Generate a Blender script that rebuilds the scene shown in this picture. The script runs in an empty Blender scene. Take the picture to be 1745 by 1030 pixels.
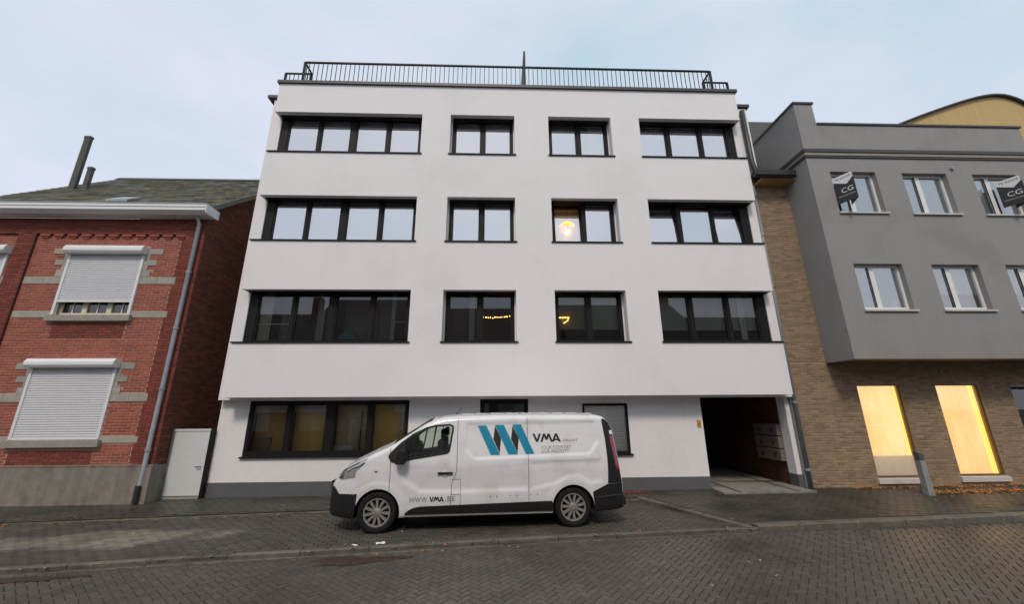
import bpy, bmesh, math, random
import numpy as np
from mathutils import Vector, Matrix
random.seed(7)
S = bpy.context.scene
COL = S.collection
R = math.radians

# ------------------------------------------------------------------ camera
CAM = Vector((0, 0, 2.044)); YAW, PITCH, ROLL, FPX = .035, .271, -.007, 664.316
fwd = Vector((math.sin(YAW)*math.cos(PITCH), math.cos(YAW)*math.cos(PITCH), math.sin(PITCH)))
rgt = Vector((math.cos(YAW), -math.sin(YAW), 0)); upv = rgt.cross(fwd)
r2 = rgt*math.cos(ROLL)+upv*math.sin(ROLL); u2 = upv*math.cos(ROLL)-rgt*math.sin(ROLL)
cd = bpy.data.cameras.new('camera'); cam = bpy.data.objects.new('camera', cd); COL.objects.link(cam)
cd.sensor_width = 36; cd.sensor_fit = 'HORIZONTAL'; cd.lens = 36*FPX/1745; cd.clip_end = 3000; cd.clip_start = .05
cam.matrix_world = Matrix(((r2.x, u2.x, -fwd.x, CAM.x), (r2.y, u2.y, -fwd.y, CAM.y), (r2.z, u2.z, -fwd.z, CAM.z), (0, 0, 0, 1)))
S.camera = cam

def pix(p):                                   # where a point falls in the 1745 x 1030 photograph
    d = Vector(p)-CAM; z = d.dot(fwd)
    if z < .1: return None
    return 872.5+FPX*d.dot(r2)/z, 515-FPX*d.dot(u2)/z
def in_view(p, m=0):
    q = pix(p)
    return q is not None and -m < q[0] < 1745+m and -m < q[1] < 1030+m

# ------------------------------------------------------------------ sky, sun, exposure
SUN_EL, SUN_AZ = 50, 180
W = bpy.data.worlds.new('World'); S.world = W; W.use_nodes = True
nt = W.node_tree; N = nt.nodes; L = nt.links
bg = N['Background']; bg.inputs['Strength'].default_value = .1
sky = N.new('ShaderNodeTexSky'); sky.sky_type = 'NISHITA'; sky.sun_disc = False
sky.sun_elevation = R(SUN_EL); sky.sun_rotation = R(SUN_AZ); sky.air_density = 1; sky.dust_density = 2
tc = N.new('ShaderNodeTexCoord')
mp = N.new('ShaderNodeMapping'); mp.inputs['Scale'].default_value = (1, 1, 2.2)
no = N.new('ShaderNodeTexNoise'); no.inputs['Scale'].default_value = 1.7; no.inputs['Detail'].default_value = 5; no.inputs['Roughness'].default_value = .52
cr = N.new('ShaderNodeValToRGB')
cr.color_ramp.elements[0].position = .3; cr.color_ramp.elements[0].color = (4.5, 5.9, 6.8, 1)
cr.color_ramp.elements[1].position = .66; cr.color_ramp.elements[1].color = (6.9, 6.95, 8.0, 1)
mx = N.new('ShaderNodeMix'); mx.data_type = 'RGBA'; mx.inputs[0].default_value = .9
L.new(tc.outputs['Generated'], mp.inputs[0]); L.new(mp.outputs[0], no.inputs['Vector']); L.new(no.outputs[0], cr.inputs[0])
L.new(sky.outputs[0], mx.inputs[6]); L.new(cr.outputs[0], mx.inputs[7]); L.new(mx.outputs[2], bg.inputs['Color'])
sd = bpy.data.lights.new('sun', 'SUN'); sd.energy = 1.5; sd.angle = R(12); sd.color = (1, .87, .74)
sun = bpy.data.objects.new('sun', sd); COL.objects.link(sun); sun.location = (-4, -20, 30)
sdir = Vector((.12, math.cos(R(SUN_EL)), -math.sin(R(SUN_EL))))
sun.rotation_euler = sdir.to_track_quat('-Z', 'Y').to_euler()
S.view_settings.view_transform = 'Standard'; S.view_settings.look = 'None'
S.view_settings.exposure = .3; S.view_settings.gamma = 1; S.view_settings.use_curve_mapping = False
S.render.engine = 'CYCLES'

# ------------------------------------------------------------------ materials
MATS = {}
def mat(name, col, rough=.6, var=0., scale=8., bump=0., bscale=60., metal=0., coat=0., tone=0., col2=None, c2scale=1.2, c2lo=.5, c2hi=.65, spec=.5, stretch=(1, 1, 1), emit=None, estr=0., rvar=0., streak=0.):
    """plain procedural surface: base colour, fine noise, optional second colour in patches, per-piece tone"""
    if name in MATS: return MATS[name]
    m = bpy.data.materials.new(name); MATS[name] = m; m.use_nodes = True
    t = m.node_tree; n = t.nodes; l = t.links; b = n['Principled BSDF']
    b.inputs['Roughness'].default_value = rough; b.inputs['Metallic'].default_value = metal
    b.inputs['Specular IOR Level'].default_value = spec
    b.inputs['Coat Weight'].default_value = coat; b.inputs['Coat Roughness'].default_value = .08
    b.inputs['Base Color'].default_value = (*col, 1)
    tcn = n.new('ShaderNodeTexCoord'); mpn = n.new('ShaderNodeMapping'); mpn.inputs['Scale'].default_value = stretch
    geo = n.new('ShaderNodeNewGeometry'); l.new(geo.outputs['Position'], mpn.inputs[0])
    cur = None
    def mixc(a, bcol, fac, blend='MIX'):
        q = n.new('ShaderNodeMix'); q.data_type = 'RGBA'; q.blend_type = blend
        if hasattr(fac, 'is_linked'): l.new(fac, q.inputs[0])
        else: q.inputs[0].default_value = fac
        if hasattr(a, 'is_linked'): l.new(a, q.inputs[6])
        else: q.inputs[6].default_value = (*a, 1)
        if hasattr(bcol, 'is_linked'): l.new(bcol, q.inputs[7])
        else: q.inputs[7].default_value = (*bcol, 1)
        return q.outputs[2]
    cur = col
    if col2 is not None:
        nz = n.new('ShaderNodeTexNoise'); nz.inputs['Scale'].default_value = c2scale; nz.inputs['Detail'].default_value = 6; nz.inputs['Roughness'].default_value = .6
        l.new(mpn.outputs[0], nz.inputs['Vector'])
        rp = n.new('ShaderNodeMapRange'); rp.inputs[1].default_value = c2lo; rp.inputs[2].default_value = c2hi
        l.new(nz.outputs[0], rp.inputs[0]); cur = mixc(cur, col2, rp.outputs[0])
        if rvar:
            rr = n.new('ShaderNodeMapRange'); rr.inputs[3].default_value = rough; rr.inputs[4].default_value = rough+rvar
            l.new(rp.outputs[0], rr.inputs[0]); l.new(rr.outputs[0], b.inputs['Roughness'])
    if var > 0:
        nz = n.new('ShaderNodeTexNoise'); nz.inputs['Scale'].default_value = scale; nz.inputs['Detail'].default_value = 8; nz.inputs['Roughness'].default_value = .65
        l.new(mpn.outputs[0], nz.inputs['Vector'])
        rp = n.new('ShaderNodeMapRange'); rp.inputs[1].default_value = .25; rp.inputs[2].default_value = .75
        rp.inputs[3].default_value = 1-var; rp.inputs[4].default_value = 1+var; l.new(nz.outputs[0], rp.inputs[0])
        cb = n.new('ShaderNodeCombineColor')
        for i in range(3): l.new(rp.outputs[0], cb.inputs[i])
        cur = mixc(cur, cb.outputs[0], 1., 'MULTIPLY')
    if streak > 0:                             # faint rain streaks running down the surface
        m2 = n.new('ShaderNodeMapping'); m2.inputs['Scale'].default_value = (5, 5, .22); l.new(geo.outputs['Position'], m2.inputs[0])
        nz = n.new('ShaderNodeTexNoise'); nz.inputs['Scale'].default_value = 1.; nz.inputs['Detail'].default_value = 7; nz.inputs['Roughness'].default_value = .7; l.new(m2.outputs[0], nz.inputs['Vector'])
        rp = n.new('ShaderNodeMapRange'); rp.inputs[1].default_value = .42; rp.inputs[2].default_value = .72; rp.inputs[3].default_value = 1; rp.inputs[4].default_value = 1-streak; l.new(nz.outputs[0], rp.inputs[0])
        cb = n.new('ShaderNodeCombineColor')
        for i in range(3): l.new(rp.outputs[0], cb.inputs[i])
        cur = mixc(cur, cb.outputs[0], 1., 'MULTIPLY')
    if tone > 0:
        at = n.new('ShaderNodeAttribute'); at.attribute_name = 'tone'
        oi = n.new('ShaderNodeObjectInfo')
        sb = n.new('ShaderNodeMath'); sb.operation = 'FRACT'
        ad = n.new('ShaderNodeMath'); ad.operation = 'MULTIPLY'; ad.inputs[1].default_value = .999
        l.new(oi.outputs['Random'], ad.inputs[0]); l.new(ad.outputs[0], sb.inputs[0])
        # single pieces (attribute -1) draw their tone from the object's own random value
        lt = n.new('ShaderNodeMath'); lt.operation = 'LESS_THAN'; lt.inputs[1].default_value = -.5; l.new(at.outputs['Fac'], lt.inputs[0])
        mxv = n.new('ShaderNodeMix'); l.new(lt.outputs[0], mxv.inputs[0]); l.new(at.outputs['Fac'], mxv.inputs[2]); l.new(sb.outputs[0], mxv.inputs[3])
        rp = n.new('ShaderNodeMapRange'); rp.clamp = False; rp.inputs[3].default_value = 1-tone; rp.inputs[4].default_value = 1+tone
        l.new(mxv.outputs[0], rp.inputs[0])
        cb = n.new('ShaderNodeCombineColor')
        for i in range(3): l.new(rp.outputs[0], cb.inputs[i])
        cur = mixc(cur, cb.outputs[0], 1., 'MULTIPLY')
    if hasattr(cur, 'is_linked'): l.new(cur, b.inputs['Base Color'])
    if bump > 0:
        nz = n.new('ShaderNodeTexNoise'); nz.inputs['Scale'].default_value = bscale; nz.inputs['Detail'].default_value = 4
        l.new(mpn.outputs[0], nz.inputs['Vector'])
        bp = n.new('ShaderNodeBump'); bp.inputs['Strength'].default_value = bump; bp.inputs['Distance'].default_value = .01
        l.new(nz.outputs[0], bp.inputs['Height']); l.new(bp.outputs[0], b.inputs['Normal'])
    if emit:
        b.inputs['Emission Color'].default_value = (*emit, 1); b.inputs['Emission Strength'].default_value = estr
    return m

def glass(name, tint=(.93, .95, .94), refl=.05, rough=.0):
    if name in MATS: return MATS[name]
    m = bpy.data.materials.new(name); MATS[name] = m; m.use_nodes = True
    t = m.node_tree; n = t.nodes; l = t.links
    for q in list(n): n.remove(q)
    o = n.new('ShaderNodeOutputMaterial'); tr = n.new('ShaderNodeBsdfTransparent'); tr.inputs[0].default_value = (*tint, 1)
    gl = n.new('ShaderNodeBsdfGlossy'); gl.inputs['Roughness'].default_value = rough; gl.inputs[0].default_value = (1, 1, 1, 1)
    fr = n.new('ShaderNodeFresnel'); fr.inputs[0].default_value = 1.5
    ad = n.new('ShaderNodeMath'); ad.operation = 'ADD'; ad.use_clamp = True; ad.inputs[1].default_value = refl
    mx = n.new('ShaderNodeMixShader'); l.new(fr.outputs[0], ad.inputs[0]); l.new(ad.outputs[0], mx.inputs[0])
    l.new(tr.outputs[0], mx.inputs[1]); l.new(gl.outputs[0], mx.inputs[2]); l.new(mx.outputs[0], o.inputs[0])
    return m

STUCCO = mat('white_stucco', (.79, .772, .768), .9, .07, 26, .8, 90, col2=(.75, .732, .728), c2scale=.55, streak=.015)
PLINTH = mat('grey_plinth', (.10, .10, .105), .8, .12, 5, .3, 90)
ANTH = mat('anthracite_aluminium', (.011, .0098, .0095), .55, .1, 4, spec=.2)
COPING = mat('dark_coping', (.045, .043, .042), .5, .1, 5)
GLASS = glass('window_glass', refl=.30)
COATED = glass('coated_glass', (.95, .96, .97), .60)
CLEAR = glass('clear_glass', (.96, .97, .96), .03)
GLASS_D = glass('window_glass_dark', (.86, .88, .86), .06)
BLIND = mat('white_blind', (.84, .84, .86), .6, .02, 3)
SKYREFL = mat('sky_reflection_blind', (.74, .77, .88), .6, .03, 1.5)  # bluish white of mirrored sky, painted on sheets behind the glass
SHEER = mat('sheer_curtain', (.82, .83, .87), .8, .03, 6)
GREENREFL = mat('grey_green_reflection', (.27, .29, .25), .8, .12, 2)  # tone of sky mirrored in the panes, painted on a sheet
OCHRE = mat('ochre_interior', (.55, .37, .10), .8, .3, 1.6, stretch=(1, 1, .5))
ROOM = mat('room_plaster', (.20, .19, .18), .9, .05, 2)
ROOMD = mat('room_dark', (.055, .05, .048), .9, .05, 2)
ASPH = mat('far_ground', (.05, .048, .045), .8, .2, 1.)
PAVER = mat('road_paver', (.080, .072, .061), .42, .25, 24, .3, 160, tone=.16, col2=(.058, .050, .039), c2scale=.45, c2lo=.42, c2hi=.62, rvar=-.12)
PAVB = mat('bay_paver', (.064, .058, .046), .55, .22, 30, .5, 160, tone=.2, col2=(.045, .039, .029), c2scale=.6, c2lo=.45, c2hi=.6, rvar=-.1)
PAVS = mat('sidewalk_paver', (.060, .054, .041), .5, .22, 25, .4, 140, tone=.12, col2=(.038, .034, .025), c2scale=.7, c2lo=.42, c2hi=.6, rvar=-.12)
JOINT = mat('joint_sand', (.054, .047, .037), .9, .25, 20)
KERBM = mat('kerb_concrete', (.115, .102, .082), .7, .25, 9, .3, 90, tone=.15, col2=(.06, .05, .038), c2scale=1.4)
CONC = mat('pale_concrete', (.23, .22, .19), .7, .2, 6, .2, 80, col2=(.14, .13, .11), c2scale=1.8)
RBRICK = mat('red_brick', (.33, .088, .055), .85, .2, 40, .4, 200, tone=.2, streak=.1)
RBRICKD = mat('dark_red_brick', (.20, .045, .028), .85, .2, 40, .4, 200, tone=.25, streak=.15)
RMORT = mat('red_wall_mortar', (.50, .32, .25), .95, .2, 12)
RMORTD = mat('red_pier_mortar', (.105, .036, .028), .95, .2, 12)
YBRICK = mat('yellow_brick', (.27, .19, .115), .85, .25, 40, .4, 200, tone=.24, streak=.15)
YMORT = mat('yellow_mortar', (.30, .235, .16), .95, .15, 12)
STONE = mat('pale_stone', (.33, .315, .27), .85, .15, 7, .3, 60, tone=.12)
CEM = mat('cement_plinth', (.235, .21, .175), .9, .22, 6, .3, 60, col2=(.15, .13, .105), c2scale=1.1, streak=.3)
SLATE = mat('roof_slate', (.092, .090, .080), .7, .3, 14, .5, 90, tone=.55, col2=(.082, .074, .018), c2scale=1.5, c2lo=.46, c2hi=.56)
WHITEP = mat('white_plastic', (.72, .73, .73), .45, .04, 5)
SHUT = mat('shutter_grey', (.60, .61, .63), .5, .04, 5)
CREAM = mat('cream_paint', (.62, .58, .42), .5, .06, 8)
GREYR = mat('grey_render', (.275, .27, .26), .9, .08, 20, .5, 140, col2=(.245, .24, .232), c2scale=.7, streak=.05)
ZINC = mat('zinc', (.32, .34, .36), .45, .2, 5, metal=.3)
GPIPE = mat('grey_pipe', (.20, .215, .22), .5, .12, 6)
BLACKP = mat('black_pipe', (.03, .029, .027), .45, .1, 5)
WOODS = mat('orange_soffit', (.42, .24, .09), .6, .15, 6, stretch=(1, 6, 1))
DTILE = mat('dark_roof_tile', (.075, .065, .06), .7, .2, 10, tone=.25)
OCHREB = mat('ochre_brick', (.52, .37, .16), .85, .2, 26, .3, 120, streak=.12)
PVC = mat('white_pvc', (.74, .74, .72), .4, .03, 5)

# ------------------------------------------------------------------ mesh helpers
class MB:
    def __init__(s): s.v = []; s.f = []; s.t = []; s.m = []
    def quad(s, a, b, c, d, tone=0., m=0):
        k = len(s.v); s.v += [a, b, c, d]; s.f.append((k, k+1, k+2, k+3)); s.t.append(tone); s.m.append(m); return s
    def poly(s, pts, tone=0., m=0):
        k = len(s.v); s.v += list(pts); s.f.append(tuple(range(k, k+len(pts)))); s.t.append(tone); s.m.append(m); return s
    def box(s, x0, x1, y0, y1, z0, z1, tone=0., m=0):
        k = len(s.v)
        s.v += [(x0, y0, z0), (x1, y0, z0), (x1, y1, z0), (x0, y1, z0), (x0, y0, z1), (x1, y0, z1), (x1, y1, z1), (x0, y1, z1)]
        for q in ((0, 3, 2, 1), (4, 5, 6, 7), (0, 1, 5, 4), (1, 2, 6, 5), (2, 3, 7, 6), (3, 0, 4, 7)):
            s.f.append(tuple(k+i for i in q)); s.t.append(tone); s.m.append(m)
        return s
    def prism(s, pts, axis, a, b, tone=0., m=0):
        """closed 2-D outline swept along an axis ('x': pts are (y,z); 'y': (x,z); 'z': (x,y))"""
        def P(p, w): return {'x': (w, p[0], p[1]), 'y': (p[0], w, p[1]), 'z': (p[0], p[1], w)}[axis]
        k = len(s.v); n = len(pts)
        s.v += [P(p, a) for p in pts]+[P(p, b) for p in pts]
        s.f.append(tuple(range(k, k+n))); s.f.append(tuple(range(k+2*n-1, k+n-1, -1)))
        for i in range(n):
            j = (i+1) % n; s.f.append((k+i, k+n+i, k+n+j, k+j))
        s.t += [tone]*(n+2); s.m += [m]*(n+2); return s
    def tube(s, pts, r, n=10, cap=True, r1=None, m=0):
        pts = [Vector(p) for p in pts]; k = len(s.v)
        for i, p in enumerate(pts):
            a = pts[max(0, i-1)]; b = pts[min(len(pts)-1, i+1)]; d = (b-a).normalized()
            h = Vector((0, 0, 1)) if abs(d.z) < .9 else Vector((1, 0, 0))
            u = d.cross(h).normalized(); w = d.cross(u)
            rr = r if r1 is None else r+(r1-r)*i/(len(pts)-1)
            for j in range(n):
                t = 2*math.pi*j/n; s.v.append(tuple(p+u*rr*math.cos(t)+w*rr*math.sin(t)))
        for i in range(len(pts)-1):
            for j in range(n):
                s.f.append((k+i*n+j, k+i*n+(j+1) % n, k+(i+1)*n+(j+1) % n, k+(i+1)*n+j)); s.t.append(0.); s.m.append(m)
        if cap:
            s.f.append(tuple(k+j for j in range(n))[::-1]); e = k+(len(pts)-1)*n; s.f.append(tuple(e+j for j in range(n))); s.t += [0., 0.]; s.m += [m, m]
        return s
    def lathe(s, prof, c, axis='z', n=32, m=0):
        k = len(s.v)
        for (r, h) in prof:
            for j in range(n):
                t = 2*math.pi*j/n; a, b = r*math.cos(t), r*math.sin(t)
                s.v.append({'z': (c[0]+a, c[1]+b, c[2]+h), 'y': (c[0]+a, c[1]+h, c[2]+b), 'x': (c[0]+h, c[1]+a, c[2]+b)}[axis])
        for i in range(len(prof)-1):
            for j in range(n):
                s.f.append((k+i*n+j, k+i*n+(j+1) % n, k+(i+1)*n+(j+1) % n, k+(i+1)*n+j)); s.t.append(0.); s.m.append(m)
        return s
    def mesh(s, name, mats, smooth=False, fix=True):
        me = bpy.data.meshes.new(name); me.from_pydata([tuple(p) for p in s.v], [], s.f); me.validate()
        for mm in (mats if isinstance(mats, (list, tuple)) else [mats]): me.materials.append(mm)
        if len(me.polygons) == len(s.f):
            a = me.attributes.new('tone', 'FLOAT', 'FACE'); a.data.foreach_set('value', s.t)
            me.polygons.foreach_set('material_index', s.m)
        if fix and len(s.f) < 60000:
            bm = bmesh.new(); bm.from_mesh(me); bmesh.ops.recalc_face_normals(bm, faces=bm.faces); bm.to_mesh(me); bm.free()
        if smooth: me.polygons.foreach_set('use_smooth', [True]*len(me.polygons))
        return me
    def build(s, name, mats, parent=None, smooth=False, fix=True):
        return link(name, s.mesh(name, mats, smooth, fix), parent)
def wm(o):
    return ((wm(o.parent) @ o.matrix_parent_inverse) if o.parent else Matrix.Identity(4)) @ o.matrix_basis
LOCAL = False                                  # True while a thing is built in its own coordinates
def link(name, me, parent=None):
    o = bpy.data.objects.new(name, me); COL.objects.link(o)
    if parent is not None:
        o.parent = parent
        if not LOCAL: o.matrix_parent_inverse = wm(parent).inverted()
    return o
def empty(name, loc, rz=0):
    o = bpy.data.objects.new(name, None); COL.objects.link(o); o.location = loc; o.rotation_euler.z = rz; o.empty_display_size = .2
    return o
def tag(o, label=None, cat=None, group=None, kind=None):
    if label: o['label'] = label
    if cat: o['category'] = cat
    if group: o['group'] = group
    if kind: o['kind'] = kind
    return o
def bx(name, m, parent, *a):
    if name == 'pane':                         # a pane is one sheet in the middle of its thickness
        y = (a[2]+a[3])/2; return MB().quad((a[0], y, a[4]), (a[1], y, a[4]), (a[1], y, a[5]), (a[0], y, a[5])).build(name, m, parent, fix=False)
    return MB().box(*a).build(name, m, parent)
def bevel(o, w=.01, seg=2):
    b = o.modifiers.new('bevel', 'BEVEL'); b.width = w; b.segments = seg; b.limit_method = 'ANGLE'; return o
def autosmooth(o, ang=35):
    me = o.data; bm = bmesh.new(); bm.from_mesh(me); bmesh.ops.remove_doubles(bm, verts=bm.verts, dist=1e-5)
    for e in bm.edges: e.smooth = not (len(e.link_faces) == 2 and e.calc_face_angle(0) > R(ang))
    for f in bm.faces: f.smooth = True
    bm.to_mesh(me); bm.free(); return o

def grid_wall(mb, x0, x1, z0, z1, y0, y1, holes):
    """a slab with rectangular openings; only faces that show are made"""
    xs = sorted({x0, x1, *[min(max(h[i], x0), x1) for h in holes for i in (0, 1)]}); zs = sorted({z0, z1, *[min(max(h[i], z0), z1) for h in holes for i in (2, 3)]})
    def solid(i, j):
        if i < 0 or j < 0 or i >= len(xs)-1 or j >= len(zs)-1: return False
        cx, cz = (xs[i]+xs[i+1])/2, (zs[j]+zs[j+1])/2
        return not any(h[0] < cx < h[1] and h[2] < cz < h[3] for h in holes)
    for i in range(len(xs)-1):
        for j in range(len(zs)-1):
            if not solid(i, j): continue
            a, b, c, d = xs[i], xs[i+1], zs[j], zs[j+1]
            mb.quad((a, y0, c), (b, y0, c), (b, y0, d), (a, y0, d)); mb.quad((b, y1, c), (a, y1, c), (a, y1, d), (b, y1, d))
            if not solid(i-1, j): mb.quad((a, y1, c), (a, y0, c), (a, y0, d), (a, y1, d))
            if not solid(i+1, j): mb.quad((b, y0, c), (b, y1, c), (b, y1, d), (b, y0, d))
            if not solid(i, j-1): mb.quad((a, y1, c), (b, y1, c), (b, y0, c), (a, y0, c))
            if not solid(i, j+1): mb.quad((a, y0, d), (b, y0, d), (b, y1, d), (a, y1, d))
    return mb

# brick / paver pieces: collected per wall, the 300 that show largest become objects of their own
def brick_field(rects, holes, L_, H_, J, top=None):
    """running bond in (u, v); returns piece rectangles clipped against the holes"""
    out = []
    for (u0, u1, v0, v1) in rects:
        nrow = max(1, int(round((v1-v0)/H_))); h = (v1-v0)/nrow
        for r in range(nrow):
            a, b = v0+r*h, v0+(r+1)*h; vc = (a+b)/2
            off = -(L_/2) if r % 2 else -random.random()*.004
            u = u0+off
            while u < u1-.01:
                p, q = max(u, u0)+J/2, min(u+L_, u1)-J/2; u += L_
                segs = [(p, q)]
                for (h0, h1, g0, g1) in holes:
                    if g0 < vc < g1:
                        ns = []
                        for (s, e) in segs:
                            if h1 <= s or h0 >= e: ns.append((s, e)); continue
                            if h0 > s: ns.append((s, h0-J/2))
                            if h1 < e: ns.append((h1+J/2, e))
                        segs = ns
                for (s, e) in segs:
                    if e-s < .03: continue
                    if top and vc+h*.5 > top((s+e)/2): continue
                    out.append((s, e, a+J/2, b-J/2))
    return out
def piece_mesh(name, w, h, d, m, ch=.004):
    """one piece lying in local xz, front face at y=-d, back open"""
    b = MB(); x, z = w/2, h/2
    F = [(-x+ch, -d, -z+ch), (x-ch, -d, -z+ch), (x-ch, -d, z-ch), (-x+ch, -d, z-ch)]; B = [(-x, 0, -z), (x, 0, -z), (x, 0, z), (-x, 0, z)]
    b.quad(*F, tone=-1.)
    for i in range(4):
        j = (i+1) % 4; b.quad(B[i], B[j], F[j], F[i], tone=-1.)
    return b.mesh(name, m, fix=False)
def lay_bricks(name, pieces, to_world, rot, d, m, parent, nsolo, L_, H_, J, toner=None, ch=.004):
    """pieces -> single brick objects (full ones nearest the camera) + one joined stuff part"""
    full = []; rest = []
    for p in pieces:
        c = to_world((p[0]+p[1])/2, (p[2]+p[3])/2, 0)
        if abs((p[1]-p[0])-(L_-J)) < .004 and in_view(c): full.append(((Vector(c)-CAM).length, p, c))
        else: rest.append(p)
    full.sort(key=lambda a: a[0]); solo = full[:nsolo]; rest += [a[1] for a in full[nsolo:]]
    if solo:
        p0 = solo[0][1]; me = piece_mesh(name, p0[1]-p0[0], p0[3]-p0[2], d, m, ch)
        for _, p, c in solo:
            o = link(name, me, parent); o.location = c; o.rotation_euler = rot
    mb = MB()
    for (s, e, a, b) in rest:
        t = random.random() if toner is None else toner(s, e, a, b); c = ch
        dd = d+random.uniform(-.0015, .0015)
        F = [to_world(s+c, a+c, dd), to_world(e-c, a+c, dd), to_world(e-c, b-c, dd), to_world(s+c, b-c, dd)]
        B = [to_world(s, a, 0), to_world(e, a, 0), to_world(e, b, 0), to_world(s, b, 0)]
        mb.quad(*F, tone=t)
        for i in range(4):
            j = (i+1) % 4; mb.quad(B[i], B[j], F[j], F[i], tone=t)
    if mb.f:
        o = mb.build(name+'work', m, parent, fix=False); o['kind'] = 'stuff'
# ================================================================== THE GROUND
KP = [(-60, 1.5), (-20, 4.75), (-12, 5.65), (-6.76, 6.32), (-4.5, 6.66), (-2.25, 6.90), (1, 7.30), (3.45, 7.52), (6.98, 7.72), (9.97, 7.92), (16, 8.2), (60, 9.6)]
_kx = np.linspace(-60, 60, 2401); _ky = np.interp(_kx, [p[0] for p in KP], [p[1] for p in KP])
_ky = np.convolve(np.pad(_ky, 15, mode='edge'), np.ones(31)/31, 'valid')
def ky(x): return float(np.interp(x, _kx, _ky))                # road edge
def ly(x): return 8.72+.080*(x+9.6)                            # edge between bay and footpath
def bx_end(y): return 3.30+(9.80-y)*.56                        # slanted end of the parking bay
def zs(x, y): return .008+.088*min(max((y-7.5)/2.9, 0), 1.4)+.003*max(min(x, 14), -14)
ROADZ = -.045

o = MB().quad((-400, -300, -.16), (400, -300, -.16), (400, 600, -.16), (-400, 600, -.16)).build('ground', ASPH)
tag(o, 'flat dark ground beyond the street', 'ground', kind='structure')

road = MB()
xs = [x*.5 for x in range(-120, 121)]
for a, b in zip(xs[:-1], xs[1:]):
    road.quad((a, -6, ROADZ-.012), (b, -6, ROADZ-.012), (b, ky(b)+.05, ROADZ-.012), (a, ky(a)+.05, ROADZ-.012))
road = tag(road.build('road', JOINT), 'wet grey road of herringbone concrete pavers', 'road', kind='structure')

def stain(x, y):                                               # dried pale patch on the bay pavers, with its own outline
    u = (x+6.6)/1.9; v = (y-7.60-.10*(x+6.6))/.55
    n = .25*math.sin(x*3.1+y*2)+.18*math.sin(x*7.3-y*5)
    return max(0., min(1., (1.1+n-(u*u+v*v))*1.6))

def pave(name, cells, zfun, d, m, parent, nsolo, toner=None, ch=.005):
    """cells: (cx, cy, length, width, angle).  nearest whole ones become objects, the rest one joined part"""
    lst = sorted(cells, key=lambda c: (c[0]-CAM.x)**2+(c[1]-CAM.y)**2)
    solo = []; rest = []
    for c in lst:
        if len(solo) < nsolo and in_view((c[0], c[1], zfun(c[0], c[1])), -6): solo.append(c)
        else: rest.append(c)
    if solo:
        l_, w_ = solo[0][2]/2, solo[0][3]/2; b = MB()
        T = [(-l_+ch, -w_+ch, d), (l_-ch, -w_+ch, d), (l_-ch, w_-ch, d), (-l_+ch, w_-ch, d)]; B = [(-l_, -w_, 0), (l_, -w_, 0), (l_, w_, 0), (-l_, w_, 0)]
        b.quad(*T, tone=-1.)
        for i in range(4):
            j = (i+1) % 4; b.quad(B[i], B[j], T[j], T[i], tone=-1.)
        me = b.mesh(name, m, fix=False)
        for c in solo:
            o = link(name, me, parent); o.location = (c[0], c[1], zfun(c[0], c[1])-d+random.uniform(-.0015, .0015)); o.rotation_euler = (random.uniform(-.006, .006), random.uniform(-.006, .006), c[4])
    mb = MB()
    for (cx, cy, l_, w_, an) in rest:
        z = zfun(cx, cy)+random.uniform(-.002, .002); ca, sa = math.cos(an), math.sin(an); l_ /= 2; w_ /= 2
        t = random.random() if toner is None else toner(cx, cy)
        def P(a, b, zz): return (cx+a*ca-b*sa, cy+a*sa+b*ca, zz)
        tx, ty = random.uniform(-.006, .006), random.uniform(-.006, .006)
        T = [P(a, b, z+a*tx+b*ty) for a, b in ((-l_+ch, -w_+ch), (l_-ch, -w_+ch), (l_-ch, w_-ch), (-l_+ch, w_-ch))]; B = [P(a, b, z-d) for a, b in ((-l_, -w_), (l_, -w_), (l_, w_), (-l_, w_))]
        mb.quad(*T, tone=t)
        for i in range(4):
            j = (i+1) % 4; mb.quad(B[i], B[j], T[j], T[i], tone=t)
    o = mb.build(name+'_field', m, parent, fix=False); o['kind'] = 'stuff'

cells = []; Wd = .089; an = R(45+4.5); ca, sa = math.cos(an), math.sin(an)
for i in range(-220, 300):
    for j in range(-230, 300):
        k = (i-j) % 4
        if k == 0: a, b, t = (i+1)*Wd, (j+.5)*Wd, 0
        elif k == 3: a, b, t = (i+.5)*Wd, (j+1)*Wd, math.pi/2
        else: continue
        x, y = a*ca-b*sa, a*sa+b*ca
        if -13.5 < x < 17 and 3.1 < y < ky(x)-.15: cells.append((x, y, 2*Wd-.006, Wd-.006, an+t))
pave('paver', cells, lambda x, y: ROADZ, .012, PAVER, road, 300)

bay = MB()
ys = 16
for a, b in zip(xs[:-1], xs[1:]):
    if a < -40 or b > 3.2: continue
    bay.quad((a, ky(a)-.02, -.012), (b, ky(b)-.02, -.012), (b, ly(b)+.05, -.012), (a, ly(a)+.05, -.012))
bay.quad((2.6, ky(2.6)+.02, -.03), (5.6, ky(5.6)+.02, -.03), (5.6, 10.4, -.03), (2.6, 10.4, -.03)); bay.poly([(3., ky(3)-.02, -.012), (bx_end(ky(4.5)), ky(4.5)-.02, -.012), (bx_end(9.9), 9.9, -.012), (3., ly(3.)+.05, -.012)])
bay = tag(bay.build('parking_bay', JOINT), 'worn paved parking strip under the white van', 'parking bay', kind='structure')
cells = []
for j in range(0, 60):
    s = .105*j+.05
    for i in range(-80, 90):
        x = i*.21+(.105 if j % 2 else 0); y = ly(x)-.07-s
        if y < ky(x)+.13 or x < -15 or x > bx_end(y)-.14: continue
        cells.append((x, y, .203, .098, math.atan(.08)))
pave('paver', cells, lambda x, y: 0., .012, PAVB, bay, 300, toner=lambda x, y: random.random()+6*stain(x, y)*random.uniform(.55, 1))

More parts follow.
